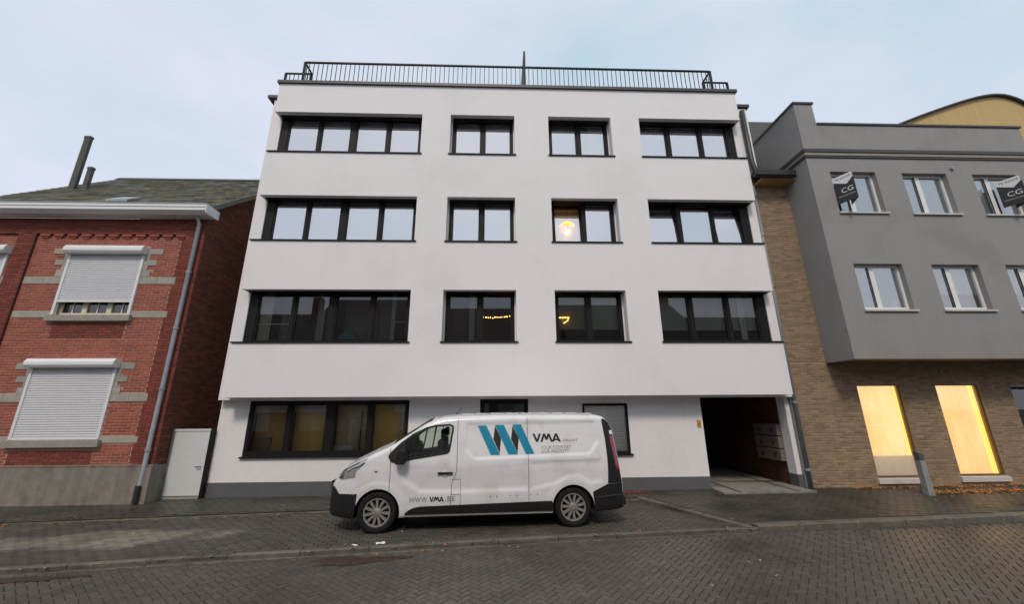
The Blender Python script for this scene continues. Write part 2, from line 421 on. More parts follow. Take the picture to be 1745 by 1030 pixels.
# footpath: sheet of small pavers rising gently to the house fronts
fp = MB()
def fy(x):                                                     # its street edge
    if x < bx_end(9.8): return ly(x)+.03
    if x > bx_end(ky(4.6)): return ky(x)+.20
    return 9.80-(x-3.30)/.56+.03
fx = [x*.25 for x in range(-160, 161)]
for a, b in zip(fx[:-1], fx[1:]):
    n = 6
    for q in range(n):
        ya0, ya1 = fy(a)+(11.4-fy(a))*q/n, fy(a)+(11.4-fy(a))*(q+1)/n; yb0, yb1 = fy(b)+(11.4-fy(b))*q/n, fy(b)+(11.4-fy(b))*(q+1)/n
        fp.quad((a, ya0, zs(a, ya0)-.012), (b, yb0, zs(b, yb0)-.012), (b, yb1, zs(b, yb1)-.012), (a, ya1, zs(a, ya1)-.012))
fp = tag(fp.build('footpath', JOINT), 'damp brownish footpath along the house fronts', 'footpath', kind='structure')
cells = []
for j in range(0, 52):
    y0 = 10.38-.0-.105*j
    for i in range(-75, 90):
        x = i*.21+(.105 if j % 2 else 0); y = y0
        if y < fy(x)+.06 or x < -15 or x > 17: continue
        if 5.3 < x < 7.7 and y > 9.95: continue
        cells.append((x, y, .204, .099, 0.))
pave('paver', cells, zs, .012, PAVS, fp, 300, ch=.003)

# kerbs
def kerb(name, label, path, w, top, bot, seglen=1.0, m=KERBM):
    e = tag(empty(name, (path[0][0], path[0][1], 0)), label, 'kerb', kind='structure')
    pts = [Vector((p[0], p[1], 0)) for p in path]
    for i, (a, b) in enumerate(zip(pts[:-1], pts[1:])):
        d = (b-a); n_ = max(1, int(round(d.length/seglen))); u = d.normalized(); nn = Vector((-u.y, u.x, 0))
        for k in range(n_):
            p, q = a+d*(k/n_)+u*.005, a+d*((k+1)/n_)-u*.005
            mb = MB(); zz = [top(*v.xy)+random.uniform(-.003, .003) for v in (p, q)]
            V = [p, q, q+nn*w, p+nn*w]; c = .012
            ins = [p+nn*c, q+nn*c, q+nn*(w-c), p+nn*(w-c)]
            Z = [zz[0], zz[1], zz[1], zz[0]]
            lo = [(v.x, v.y, bot) for v in V]; mid = [(v.x, v.y, z-c) for v, z in zip(V, Z)]; hi = [(v.x, v.y, z) for v, z in zip(ins, Z)]
            t = random.random(); mb.poly(hi, tone=t)
            for r in range(4):
                s = (r+1) % 4; mb.quad(lo[r], lo[s], mid[s], mid[r], tone=t); mb.quad(mid[r], mid[s], hi[s], hi[r], tone=t)
            mb.build('kerb_stone', m, e)
    return e
X0 = [x for x in np.arange(-16, 4.1, 1.0)]+[4.60]
kerb('kerb', 'low worn kerb between the parking strip and the road', [(x, ky(x)-.02) for x in X0], .10, lambda x, y: .004, -.06)
kerb('kerb', 'flat gutter stones beside the low kerb of the parking strip', [(x, ky(x)-.125) for x in X0], .10, lambda x, y: ROADZ+.003, -.07, m=mat('gutter_concrete', (.075, .064, .05), .5, .25, 9, .3, 90, tone=.2, col2=(.045, .034, .025), c2scale=1.1))
kerb('kerb', 'low mossy kerb between the parking strip and the footpath', [(x, ly(x)-.06) for x in list(np.arange(-16, 3.1, 1.0))+[3.38]], .09, lambda x, y: zs(x, y)-.02, -.02, m=mat('mossy_kerb', (.085, .08, .06), .7, .25, 9, .3, 90, tone=.2, col2=(.05, .05, .03), c2scale=2.))
kerb('kerb', 'slanted kerb closing the end of the parking strip', [(bx_end(y), y) for y in (ky(4.55)+.0, 8.4, 9.1, 9.80)], .12, lambda x, y: zs(x, y)+.004, -.02)
kerb('kerb', 'pale broad kerb along the footpath of the brick building', [(x, ky(x)) for x in [4.62]+list(np.arange(5.5, 18, 1.0))], .20, lambda x, y: zs(x, y)+.004, -.06, m=mat('pale_kerb', (.125, .112, .088), .65, .25, 9, .3, 90, tone=.12, col2=(.07, .06, .045), c2scale=1.4))
# ================================================================== APARTMENT BUILDING
AB = tag(empty('apartment_building', (.4, 10.4, .1)), 'white rendered four storey apartment building with dark window strips and roof railing', 'building')
YF, YR, YG = 10.0, 10.3, 10.48                 # front of the bands, recessed plane, ground floor wall
XL, XR = -6.75, 7.53
ROWS = [(3.75, 5.16), (6.57, 7.95), (9.38, 10.77)]
OPEN = {'a': (-9, -2.34), 'b': (-1.48, .46), 'c': (1.50, 3.43), 'd': (4.32, 9)}
holes = [(x0, x1, z0, z1) for (z0, z1) in ROWS for (x0, x1) in OPEN.values()]
grid_wall(MB(), XL, XR, 2.385, 11.80, YF, YR-.003, holes).build('facade_bands', STUCCO, AB)
FR = {'a': (-6.70, -2.36), 'b': (-1.46, .44), 'c': (1.52, 3.41), 'd': (4.34, 7.48)}
wh = [(FR[k][0]+.01, FR[k][1]-.01, z0+.03, z1+.12) for (z0, z1) in ROWS for k in FR]
# recessed wall with the window openings, wider than the bands
grid_wall(MB(), -7.02, 7.72, 2.335, 9.0, YR, YR+.25, wh).build('wall', STUCCO, AB)
grid_wall(MB(), -7.02, 8.02, 9.0, 11.48, YR, YR+.25, wh).build('wall', STUCCO, AB)
G1 = (-6.31, -2.30, .98, 2.31); GD = (-.48, .77, .05, 2.325); GC = (2.18, 3.37, .96, 2.20)
grid_wall(MB(), -7.03, 5.33, .40, 2.383, YG, YG+.25, [G1, GD, GC]).build('wall', STUCCO, AB)
grid_wall(MB(), -7.04, 5.335, -.1, .40, YG-.02, YG+.25, [GD]).build('plinth', PLINTH, AB)
bx('soffit', STUCCO, AB, XL+.002, 7.70, YR-.003, YG+.28, 2.384, 2.42); bx('passage_ceiling', mat('passage_dark', (.05, .045, .04), .9, .1, 3), AB, 5.2, 7.74, YG+.28, 17, 2.384, 2.42)  # passage ceiling coloured dark to deepen the shade below
# body behind
bx('side_wall', STUCCO, AB, -7.02, -6.9, YR+.25, 20, -.1, 11.48); bx('side_wall', STUCCO, AB, 7.86, 8.0, YR+.25, 20, 8.7, 11.48)
bx('flat_roof', COPING, AB, -7.0, 8.0, YF+.3, 20, 11.46, 11.5)
bx('rear_wall', STUCCO, AB, -7.0, 7.7, 19.8, 20, -.1, 11.4)
bx('parapet_coping', COPING, AB, XL-.06, XR+.06, YF-.06, YR+.05, 11.802, 11.90)
bx('parapet', STUCCO, AB, XL, XR, YR, YR+.05, 11.48, 11.80)
bx('wing_coping', COPING, AB, -7.22, -6.70, YR-.06, 11.2, 11.50, 11.60); bx('wing_coping', COPING, AB, 7.50, 8.12, YR-.06, 11.2, 11.50, 11.60)
# storey rooms behind the glass
def room(x0, x1, y0, y1, z0, z1, m):
    b = MB(); b.quad((x0, y0, z0), (x1, y0, z0), (x1, y1, z0), (x0, y1, z0)); b.quad((x0, y0, z1), (x1, y0, z1), (x1, y1, z1), (x0, y1, z1))
    b.quad((x0, y1, z0), (x1, y1, z0), (x1, y1, z1), (x0, y1, z1)); b.quad((x0, y0, z0), (x0, y1, z0), (x0, y1, z1), (x0, y0, z1)); b.quad((x1, y0, z0), (x1, y1, z0), (x1, y1, z1), (x1, y0, z1))
    return b.build('room', m, AB)
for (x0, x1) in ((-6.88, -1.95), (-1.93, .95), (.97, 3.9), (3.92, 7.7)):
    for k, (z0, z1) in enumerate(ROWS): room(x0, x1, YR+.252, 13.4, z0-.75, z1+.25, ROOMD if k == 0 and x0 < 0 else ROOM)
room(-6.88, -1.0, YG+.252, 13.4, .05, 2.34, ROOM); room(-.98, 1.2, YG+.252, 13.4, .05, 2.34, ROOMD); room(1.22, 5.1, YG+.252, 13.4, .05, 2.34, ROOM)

PANES = {'a': [(-6.42, -5.58), (-5.43, -4.60), (-4.36, -3.50), (-3.34, -2.50)], 'b': [(-1.33, -.60), (-.42, .32)], 'c': [(1.65, 2.38), (2.56, 3.28)], 'd': [(4.47, 5.24), (5.42, 6.29), (6.46, 7.18)]}
def fold(b, x0, x1, z0, z1, y, pitch, amp, horiz=False):
    """pleated sheet: slats (horiz) or curtain folds"""
    n = max(2, int(((z1-z0) if horiz else (x1-x0))/pitch)*4)
    for i in range(n):
        a, c = i/n, (i+1)/n
        if horiz:
            ph = lambda t: y+amp*(((t*n/4) % 1)*2-1 if True else 0)
            za, zb = z0+(z1-z0)*a, z0+(z1-z0)*c; pa, pb = y+amp*math.sin(i*math.pi/2), y+amp*math.sin((i+1)*math.pi/2)
            b.quad((x0, pa, za), (x1, pa, za), (x1, pb, zb), (x0, pb, zb))
        else:
            xa, xb = x0+(x1-x0)*a, x0+(x1-x0)*c; f = lambda t: y+amp*math.sin(t*40.1/pitch*.05)*.6+amp*math.sin(t*2*math.pi/pitch)
            b.quad((xa, f(xa), z0), (xb, f(xb), z0), (xb, f(xb), z1), (xa, f(xa), z1))
    return b
def sash(win, x0, x1, z0, z1, y, tilt, gm):
    e = win
    b = MB(); w = .045; d = .05
    b.box(x0-w, x0, 0, d, -w, z1-z0+w); b.box(x1, x1+w, 0, d, -w, z1-z0+w); b.box(x0, x1, 0, d, -w, 0); b.box(x0, x1, 0, d, z1-z0, z1-z0+w)
    h_ = z1-z0; p = MB().quad((x0-.002, .026, -.002), (x1+.002, .026, -.002), (x1+.002, .026, h_+.002), (x0-.002, .026, h_+.002))
    me1, me2 = b.mesh('sash', ANTH), p.mesh('pane', gm, fix=False)
    for nm, me in (('sash', me1), ('pane', me2)):
        o = link(nm, me, e); o.location = (0, y, z0); o.rotation_euler.x = -tilt
def window(key, row, gm=GLASS, tilts=(), pane_fill=None):
    z0, z1 = ROWS[row]; x0, x1 = FR[key]; ps = PANES[key]; pz0, pz1 = z0+.11, z1-.008
    y0 = YR+.03
    f = MB(); e = .045
    edges = [x0]+[v for (a, b) in ps for v in (a-e, b+e)]+[x1]
    for i in range(0, len(edges), 2): f.box(edges[i], edges[i+1], y0, y0+.10, z0+.02, z1+.13)
    for (a, b) in ps:
        f.box(a-e, b+e, y0, y0+.10, z0+.02, pz0-e); f.box(a-e, b+e, y0, y0+.10, pz1+e, z1+.13)
    w = f.build('window', ANTH, AB)
    bx('shutter_case', ANTH, w, x0+.03, x1-.005, YR-.15, YR-.004, z1-.03, z1-.001)
    sx0 = XL-.02 if key == 'a' else OPEN[key][0]-.03; sx1 = XR+.02 if key == 'd' else OPEN[key][1]+.05
    MB().prism([(YF-.035, z0-.022), (YF-.035, z0+.012), (YR+.028, z0+.034), (YR+.028, z0+.002), (YF-.0, z0+.002), (YF-.005, z0-.022)], 'x', sx0, sx1).build('sill', ANTH, w)
    for i, (a, b) in enumerate(ps):
        t = tilts[i] if i < len(tilts) else 0
        sash(w, a, b, pz0, pz1, y0+.02, t, gm)
    if pane_fill:
        for i, (a, b) in enumerate(ps): pane_fill(w, i, a-.05, b+.05, pz0-.05, pz1+.05, y0+.105)
    return w
def slats(w, i, a, b, z0, z1, y): fold(MB(), a, b, z0, z1, y, .05, .012, True).build('blind', BLIND, w)
def sky_sheet(w, i, a, b, z0, z1, y): MB().box(a, b, y, y+.004, z0, z1).build('blind', SKYREFL, w)  # plain sheet standing in for the sky reflection in the panes
def sheer(w, i, a, b, z0, z1, y): fold(MB(), a, b, z0, z1, y+.02, .11, .02).build('curtain', SHEER, w)
def c4(w, i, a, b, z0, z1, y):
    if i == 0: MB().box(a, b, y, y+.004, z0, z1).build('blind', mat('grey_roller', (.55, .55, .59), .7, .03, 3), w)
    else:
        MB().box(a+.28, b, y, y+.004, z0, z1).build('blind', BLIND, w); MB().box(a, a+.28, y+.03, y+.034, z0, z1).build('blind', mat('grey_roller', (.55, .55, .59)), w)
def c3(w, i, a, b, z0, z1, y):
    pale = mat('pink_white_blind', (.80, .76, .82), .7, .03, 2)
    if i == 0: MB().box(a, b, y+.25, y+.254, z0, z1-.02).build('curtain', mat('lit_net_curtain', (.84, .78, .82), .8, .02, 3), w)
    else:
        MB().box(a, b-.18, y, y+.004, z0+.0, z1).build('blind', pale, w); MB().box(b-.18, b, y+.02, y+.024, z0, z1).build('curtain', SKYREFL, w)
def d3(w, i, a, b, z0, z1, y): MB().box(a, b, y+.2, y+.204, z0, z1).build('blind', mat('pink_white_blind', (.80, .76, .82), .7, .03, 2) if i < 2 else SKYREFL, w)
def a2(w, i, a, b, z0, z1, y):
    if i == 0:
        fold(MB(), a, a+.34, z0, z1, y+.05, .10, .02).build('curtain', mat('dull_green_curtain', (.40, .41, .32), .8, .1, 4), w)
        MB().box(a+.34, b, y+.5, y+.51, z0, z1).build('screen', mat('grey_screen', (.20, .19, .175), .8, .1, 3), w)
        MB().box(a, b, y+.03, y+.05, z0+.50, z0+.52).build('rail', WHITEP, w)
    elif i == 1:
        fold(MB(), a, a+.56, z0, z1, y+.03, .05, .012, True).build('blind', mat('dark_slat_blind', (.05, .047, .045), .6), w)
        b_ = MB(); fold(b_, a+.56, a+.76, z0, z1, y+.05, .10, .02); b_.build('curtain', mat('grey_curtain', (.30, .29, .28), .8, .1, 4), w)
    elif i == 2: MB().box(a, b, y+.6, y+.61, z0, z1).build('screen', mat('brown_grey_screen', (.13, .115, .112), .8, .1, 3), w)
    else:
        MB().box(a+.46, a+.56, y+.04, y+.06, z0, z1).build('curtain', mat('grey_curtain', (.30, .29, .28)), w)
        MB().box(a, a+.46, y+.5, y+.51, z0, z1).build('screen', mat('brown_grey_screen', (.13, .115, .112)), w)
        MB().box(a+.56, b, y+.04, y+.06, z0+.56, z0+.585).build('rail', mat('grey_curtain', (.30, .29, .28)), w)
def b2(w, i, a, b, z0, z1, y):
    if i == 0:
        fold(MB(), a, a+.56, z0, z1, y+.03, .05, .012, True).build('blind', mat('dark_slat_blind', (.05, .047, .045), .6), w)
        b_ = MB(); fold(b_, a+.57, a+.72, z0, z1, y+.05, .09, .015); b_.build('curtain', mat('grey_curtain', (.30, .29, .28)), w)
def c2(w, i, a, b, z0, z1, y): MB().box(a, b, y+.05, y+.054, z0+.36, z1).build('blind', GREENREFL if i else mat('dim_green_reflection', (.15, .16, .115), .8, .15, 1.5), w)  # painted sky reflection over the upper pane, dimmer in the first
def d2(w, i, a, b, z0, z1, y):
    MB().box(a, b, y+.05, y+.054, z0+.34+(.0 if i < 2 else .0), z1).build('blind', GREENREFL, w)  # grey-green sheet imitates sky mirrored in the upper pane
    if i == 2:
        b_ = MB(); fold(b_, a+.32, a+.5, z0, z1, y+.03, .09, .015); b_.build('curtain', mat('pale_green_curtain', (.48, .5, .43), .8, .1, 4), w)
window('a', 2, COATED, pane_fill=slats); window('b', 2, COATED, pane_fill=slats); window('c', 2, COATED, pane_fill=c4); window('d', 2, COATED, pane_fill=sheer)
window('a', 1, COATED, pane_fill=sky_sheet); window('b', 1, COATED, pane_fill=sky_sheet); window('c', 1, COATED, tilts=(.11, 0), pane_fill=c3); window('d', 1, COATED, tilts=(.10, 0, .10), pane_fill=d3)
window('a', 0, GLASS_D, pane_fill=a2); window('b', 0, GLASS_D, pane_fill=b2); window('c', 0, GLASS_D, pane_fill=c2); window('d', 0, GLASS_D, pane_fill=d2)
# ground floor window strip
def ground_window(x0, x1, z0, z1, ps, pz0, pz1, fill, gm=GLASS_D):
    f = MB(); y0 = YG-.01; e = .03
    edges = [x0]+[v for (a, b) in ps for v in (a-e, b+e)]+[x1]
    for i in range(0, len(edges), 2): f.box(edges[i], edges[i+1], y0, y0+.1, z0, z1)
    for (a, b) in ps:
        f.box(a-e, b+e, y0, y0+.1, z0, pz0-e); f.box(a-e, b+e, y0, y0+.1, pz1+e, z1)
    w = f.build('window', ANTH, AB)
    for (a, b) in ps:
        s = MB(); d0, d1 = y0+.015, y0+.06
        s.box(a-e, a, d0, d1, pz0-e, pz1+e); s.box(b, b+e, d0, d1, pz0-e, pz1+e); s.box(a, b, d0, d1, pz0-e, pz0); s.box(a, b, d0, d1, pz1, pz1+e); s.build('sash', ANTH, w)
        bx('pane', gm, w, a-.002, b+.002, y0+.03, y0+.038, pz0-.002, pz1+.002)
    MB().box(x0-.05, x1+.05, YG-.06, YG+.05, z0-.035, z0-.002).build('sill', ANTH, w)
    for i, (a, b) in enumerate(ps): fill(w, i, a-.06, b+.06, pz0-.06, pz1+.06, y0+.16)
    return w
def g1(w, i, a, b, z0, z1, y):
    MB().box(a, b, y+.14, y+.15, z0, z1).build('screen', [mat('brown_interior', (.40, .26, .10), .8, .35, 1.5), OCHRE, mat('grey_brown_interior', (.40, .31, .18), .8, .3, 2), mat('amber_interior', (.62, .40, .12), .8, .2, 1.5)][i], w)  # panel colours stand in for the dim warm light of the room
    if i < 2: MB().box(a, b if i == 0 else b-.1, y+.05, y+.06, z1-.24, z1).build('valance', mat('grey_valance', (.5, .48, .43), .8, .1, 4), w)
    if i == 0: MB().box(a, a+.46, y+.10, y+.12, z0, z0+.38).build('cabinet', mat('olive_box', (.15, .14, .09), .8, .1, 4), w)
    if i == 2:
        b_ = MB(); fold(b_, a+.30, a+.58, z0+.1, z1-.4, y+.09, .12, .03); b_.build('curtain', mat('beige_curtain', (.42, .38, .30), .8, .2, 5), w)
        MB().box(a+.64, a+.68, y+.04, y+.05, z0, z1-.2).build('rail', ANTH, w); MB().box(a, a+.5, y+.05, y+.09, z0, z0+.17).build('cabinet', mat('pale_box', (.42, .41, .36), .8, .2, 6), w)
    if i == 3:
        MB().box(a+.6, b, y+.12, y+.13, z0, z1).build('panel', mat('wheat_panel', (.42, .34, .19), .8, .1, 3), w); MB().box(a+.5, b, y+.08, y+.09, z1-.24, z1).build('valance', mat('cream_panel', (.55, .52, .42), .8, .1, 3), w)
ground_window(*G1, [(-6.20, -5.38), (-5.22, -4.40), (-4.14, -3.36), (-3.18, -2.40)], 1.10, 2.20, g1, CLEAR)
def gc(w, i, a, b, z0, z1, y): fold(MB(), a, b, z0, z1, y-.085, .06, .004, True).build('blind', mat('grey_slat_blind', (.82, .81, .80), .6, .03, 4), w)
ground_window(*GC, [(2.24, 3.31)], 1.02, 2.14, gc, CLEAR)
# entrance door
d = MB(); y0 = YG+.02
for a, b in ((-.48, -.37), (-.25, -.02), (.66, .77)): d.box(a, b, y0, y0+.09, .12, 2.325)
d.box(-.37, -.25, y0, y0+.09, 2.21, 2.325); d.box(-.02, .66, y0, y0+.09, 2.20, 2.325); d.box(-.37, -.25, y0, y0+.09, .12, .3); d.box(-.02, .66, y0, y0+.09, .12, .55)
d = d.build('door', ANTH, AB)
bx('pane', GLASS_D, d, -.372, -.248, y0+.04, y0+.05, .29, 2.212); bx('pane', GLASS_D, d, -.022, .662, y0+.04, y0+.05, .54, 2.202)
MB().tube([(.04, y0-.05, .9), (.04, y0-.05, 1.5)], .015).build('handle', ZINC, d)
# carriage passage; dark base colours deepen the shade inside
PX0, PX1 = 5.33, 7.60
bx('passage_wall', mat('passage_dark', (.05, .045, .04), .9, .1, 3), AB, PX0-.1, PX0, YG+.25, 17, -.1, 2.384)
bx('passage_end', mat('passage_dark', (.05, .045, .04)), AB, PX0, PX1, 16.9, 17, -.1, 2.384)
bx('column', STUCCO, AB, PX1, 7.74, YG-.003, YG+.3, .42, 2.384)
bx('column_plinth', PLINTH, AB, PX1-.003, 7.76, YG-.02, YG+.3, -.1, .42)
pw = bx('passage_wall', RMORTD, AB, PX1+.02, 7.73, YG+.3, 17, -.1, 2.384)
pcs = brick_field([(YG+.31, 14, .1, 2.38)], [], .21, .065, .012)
lay_bricks('brick', pcs, lambda u, v, d: (PX1+.02-d, u, v), (0, 0, -math.pi/2), .012, mat('passage_brick', (.10, .034, .02), .85, .2, 30, .3, 150, tone=.25), pw, 0, .21, .065, .012)  # brick colour lowered to deepen the passage shade
pf = bx('passage_floor', CONC, AB, PX0+.0, PX1, YG-.55, 17, -.12, zs(6.4, 10.2)+.02)
for a in (PX0+.42, PX1-.42): bx('drain_strip', mat('drain_dark', (.06, .055, .05), .7), pf, a-.04, a+.04, YG-.54, 12.4, zs(6.4, 10.2)+.015, zs(6.4, 10.2)+.024)
# balustrade on the roof edge
rl = MB(); ry = 10.34; rz0, rz1 = 11.90, 13.0; rx0, rx1 = -6.30, 7.07
rl.box(rx0, rx1, ry-.025, ry+.025, rz1-.03, rz1+.02); rl.box(rx0, rx1, ry-.015, ry+.015, rz0+.08, rz0+.11)
for x in (rx0, rx1):
    rl.box(x-.03, x+.03, ry-.03, ry+.03, rz0-.1, rz1); rl.box(x-.02, x+.02, ry, ry+.45, rz1-.03, rz1+.02); rl.box(x-.015, x+.015, ry, ry+.45, rz0+.08, rz0+.11); rl.box(x-.03, x+.03, ry+.42, ry+.48, rz0-.42, rz1)
for sx, a, b in ((-1, rx0-.85, rx0), (1, rx1, rx1+.85)):
    rl.box(a, b, ry+.43, ry+.47, rz1-.03, rz1+.02); rl.box(a, b, ry+.435, ry+.465, rz0+.08, rz0+.11); xx = a if sx < 0 else b; rl.box(xx-.03, xx+.03, ry+.42, ry+.48, rz0-.42, rz1)
rl = rl.build('railing', ANTH, AB)
barm = MB().box(-.009, .009, -.009, .009, 0, rz1-rz0-.13).mesh('bar', ANTH)
nb = 92
for i in range(1, nb):
    o = link('bar', barm, rl); o.location = (rx0+(rx1-rx0)*i/nb, ry, rz0+.11)
for x in (rx0, rx1):
    for k in range(1, 4): o = link('bar', barm, rl); o.location = (x, ry+k*.12, rz0+.11)
for s, x in ((-1, rx0), (1, rx1)):
    for k in range(1, 6): o = link('bar', barm, rl); o.location = (x+s*k*.143, ry+.45, rz0+.11)
MB().prism([(ry-.12, 11.9), (ry+1.3, 11.9), (ry+1.3, 13.66), (ry-.02, 13.66)], 'x', .80, .86).build('terrace_divider', ANTH, AB)
# pipes
MB().tube([(7.80, 10.2, 11.28), (7.80, 10.2, 9.4), (7.83, 10.16, 9.05), (7.80, 10.2, 8.86)], .075, 12).build('downpipe', BLACKP, AB, smooth=True)
dp = MB().tube([(7.80, 10.36, .1), (7.80, 10.36, 8.75)], .055, 12).build('downpipe', GPIPE, AB, smooth=True)
for z in (.55, 2.2, 3.8, 5.4, 7.0, 8.3): MB().lathe([(.058, -.03), (.068, -.03), (.068, .03), (.058, .03)], (7.80, 10.36, z), n=14).build('pipe_clamp', ZINC, dp)
bx('cover_strip', GPIPE, AB, 7.722, 7.86, 10.40, 10.5, .0, 8.9)
# loose things in and on the building
bulbm = mat('lit_bulb', (1, .9, .7), emit=(1, .55, .14), estr=14.); shadem = mat('lit_lampshade', (.9, .7, .35), emit=(1, .48, .07), estr=1.2)
pl = tag(empty('pendant_lamp', (2.04, 10.62, 7.95)), 'glowing amber pendant lamp hanging inside a tilted window', 'lamp')
MB().lathe([(.015, .10), (.05, .09), (.17, .02), (.24, -.05), (.235, -.055), (.16, .01), (.02, .07)], (2.04, 10.62, 7.42), n=24).build('lamp_shade', shadem, pl, smooth=True)
MB().lathe([(.002, .055), (.035, .04), (.05, 0), (.035, -.04), (.002, -.055)], (2.05, 10.62, 7.20), n=16).build('bulb', bulbm, pl, smooth=True)
MB().tube([(2.04, 10.62, 7.5), (2.04, 10.62, 8.02)], .006, 6).build('cable', ANTH, pl)
MB().tube([(2.045, 10.62, 7.48), (2.05, 10.62, 7.24)], .008, 6).build('cable', ANTH, pl)
fairm = mat('fairy_bulb', (1, .7, .3), emit=(1, .50, .12), estr=3.5)
def fairy(label, pts, step, jit):
    t = tag(empty('fairy_lights', pts[0]), label, 'fairy lights'); wire = MB(); n = 0
    for a, b in zip(pts[:-1], pts[1:]):
        a, b = Vector(a), Vector(b); k = max(1, int((b-a).length/step)); q = []
        for i in range(k+1):
            p = a.lerp(b, i/k)+Vector((random.uniform(-jit, jit), 0, random.uniform(-jit, jit))); q.append(p)
            if i < k or b == Vector(pts[-1]): MB().lathe([(.001, .02), (.014, .01), (.014, -.01), (.001, -.02)], p, n=6).build('bulb', fairm, t)
        wire.tube(q, .003, 4)
    wire.build('wire', ANTH, t); return t
fairy('string of warm fairy lights hung straight across a dark room', [(-.50, 10.9, 4.615), (-.18, 10.9, 4.60), (.10, 10.9, 4.625), (.40, 10.9, 4.64)], .05, .018)
fairy('warm fairy lights bent like a seven inside a dark window', [(1.68, 10.45, 4.50), (1.93, 10.45, 4.505), (1.90, 10.45, 4.42), (1.80, 10.45, 4.35)], .035, .006)
MB().lathe([(.01, .30), (.10, .28), (.20, .20), (.29, .08), (.30, .0)], (-4.12, 10.75, 3.90), n=20).build('cushion', mat('teal_fabric', (.05, .17, .19), .8, .3, 12), None, smooth=True)
tag(bpy.context.scene.objects['cushion'], 'teal patterned cushion on the sill behind a first floor window', 'cushion')
sg = bx('plaque', mat('ochre_plaque', (.50, .25, .03), .5, .15, 20), None, 5.17, 5.27, YG-.014, YG-.002, 1.58, 1.76); tag(sg, 'small ochre plaque on the white wall beside the carriage passage', 'plaque')
MB().lathe([(.001, -.003), (.022, -.003), (.022, 0)], (5.22, YG-.014, 1.66), 'y', 14).build('emblem', mat('plaque_mark', (.2, .08, .01), .5), sg)
mbx = mat('mailbox_shaded', (.17, .14, .12), .5, .1, 6); markm = mat('mailbox_mark', (.10, .03, .02), .5)  # white boxes with the passage shade put into their colour
for r, nmz in enumerate(('bottom', 'middle', 'top')):
    for c_, nmy in ((0, 'near the street'), (1, 'deeper in the passage')):
        y_, z_ = 10.80+c_*.49, .70+r*.32
        m_ = tag(empty('mailbox', (PX1, y_+.24, z_)), 'white wall mailbox in the dark passage, %s row, %s' % (nmz, nmy), 'mailbox', 'mailboxes in the passage')
        bx('body', mbx, m_, PX1-.12, PX1+.008, y_, y_+.485, z_, z_+.295); bx('flap', mbx, m_, PX1-.135, PX1-.121, y_+.05, y_+.43, z_+.23, z_+.275)
        bx('name_plate', markm, m_, PX1-.127, PX1-.121, y_+.17, y_+.27, z_+.07, z_+.17)
# ================================================================== RED BRICK HOUSE
RH = tag(empty('brick_house', (-11.4, 10.0, .05)), 'old red brick house with pale stone bands, closed shutters and mossy slate roof', 'house')
HX0, HX1, HY, HP = -14.9, -8.0, 10.0, 10.06       # ends, pier plane, panel plane
UW = (-11.40, -9.46, 4.47, 6.12); LW = (-11.45, -9.42, 1.45, 3.15)
UW2 = (-14.90, -12.96, 4.47, 6.12); LW2 = (-14.90, -12.96, 1.45, 3.15)
PIL = [(-8.50, -8.0), (-12.86, -12.40)]
grid_wall(MB(), HX0, HX1-.035, .86, 7.15, HP+.002, HP+.3, [UW, LW, (HX0+.02, UW2[1], 4.47, 6.12), (HX0+.02, UW2[1], 1.45, 3.15)]).build('wall', RMORT, RH)
RHW = [o for o in bpy.data.objects if o.name.startswith('wall') and o.parent == RH][0]
# stone blocks: bands and toothed window surrounds
blocks = []
def surround(x0, x1, zt, zb, band_l, band_r, steps, sill):
    for s in (-1, 1):
        xe = x0 if s < 0 else x1
        for (za, zb_, w) in steps:
            blocks.append((xe-w, xe, za, zb_) if s < 0 else (xe, xe+w, za, zb_))
for (w, r0, r1) in ((UW, -12.38, -8.53), (LW, -12.38, -8.53)):
    up = w is UW; z = 5.30 if up else 2.31
    st = [(z+.20, z+.38, .24), (z+.38, z+.52, .13), (z+.52, z+.68, .34), (z+.68, z+.84, .13), (z+.84, z+1.0, .44)] if up else [(z+.19, z+.35, .20), (z+.35, z+.47, .10), (z+.47, z+.62, .30), (z+.62, z+.78, .11), (z+.78, z+.94, .40)]
    for s in (-1, 1):
        xe = w[0] if s < 0 else w[1]
        for (a, b, q) in st: blocks.append((xe-q, xe, a, b) if s < 0 else (xe, xe+q, a, b))
    for a, b in ((r0, w[0]), (w[1], r1)):
        n = 2; 
        for k in range(n): blocks.append((a+(b-a)*k/n, a+(b-a)*(k+1)/n, z, z+(.20 if up else .19)))
    zz = (4.40, 4.57) if up else (1.36, 1.51)
    for a, b in ((r0, w[0]), (w[1], r1)): blocks.append((a, b, *zz))
blocks += [(UW2[1], UW2[1]+.16, 6.12, 6.30), (UW2[1], UW2[1]+.09, 5.3, 5.5)]
for (a, b, c, d) in blocks:
    o = MB().box(a+.004, b-.004, HP-.018, HP+.01, c+.003, d-.003, tone=random.random()).build('stone_block', STONE, RHW)
hol = blocks+[UW, LW, UW2, LW2]+[(UW[0]-.06, UW[1]+.06, 6.1, 6.36), (LW[0]-.06, LW[1]+.06, 3.12, 3.34), (UW[0]-.06, UW[1]+.06, 4.28, 4.48), (LW[0]-.06, LW[1]+.06, 1.22, 1.46)]
DK = [(-11.32, -9.52, 3.86, 4.27), (-11.40, -9.50, .88, 1.20), (-8.62, -8.50, .9, 6.6)]
panels = [(-12.40, -8.50, .87, 6.70), (-14.9, -12.86, .87, 6.70)]
pcs = brick_field(panels, hol+DK, .215, .066, .013)
lay_bricks('brick', pcs, lambda u, v, d: (u, HP-d, v), (0, 0, 0), .007, RBRICK, RHW, 300, .215, .066, .013)
pcs = brick_field(DK, hol, .215, .066, .006)
lay_bricks('brick', pcs, lambda u, v, d: (u, HP-d, v), (0, 0, 0), .010, RBRICKD, RHW, 0, .215, .066, .006)
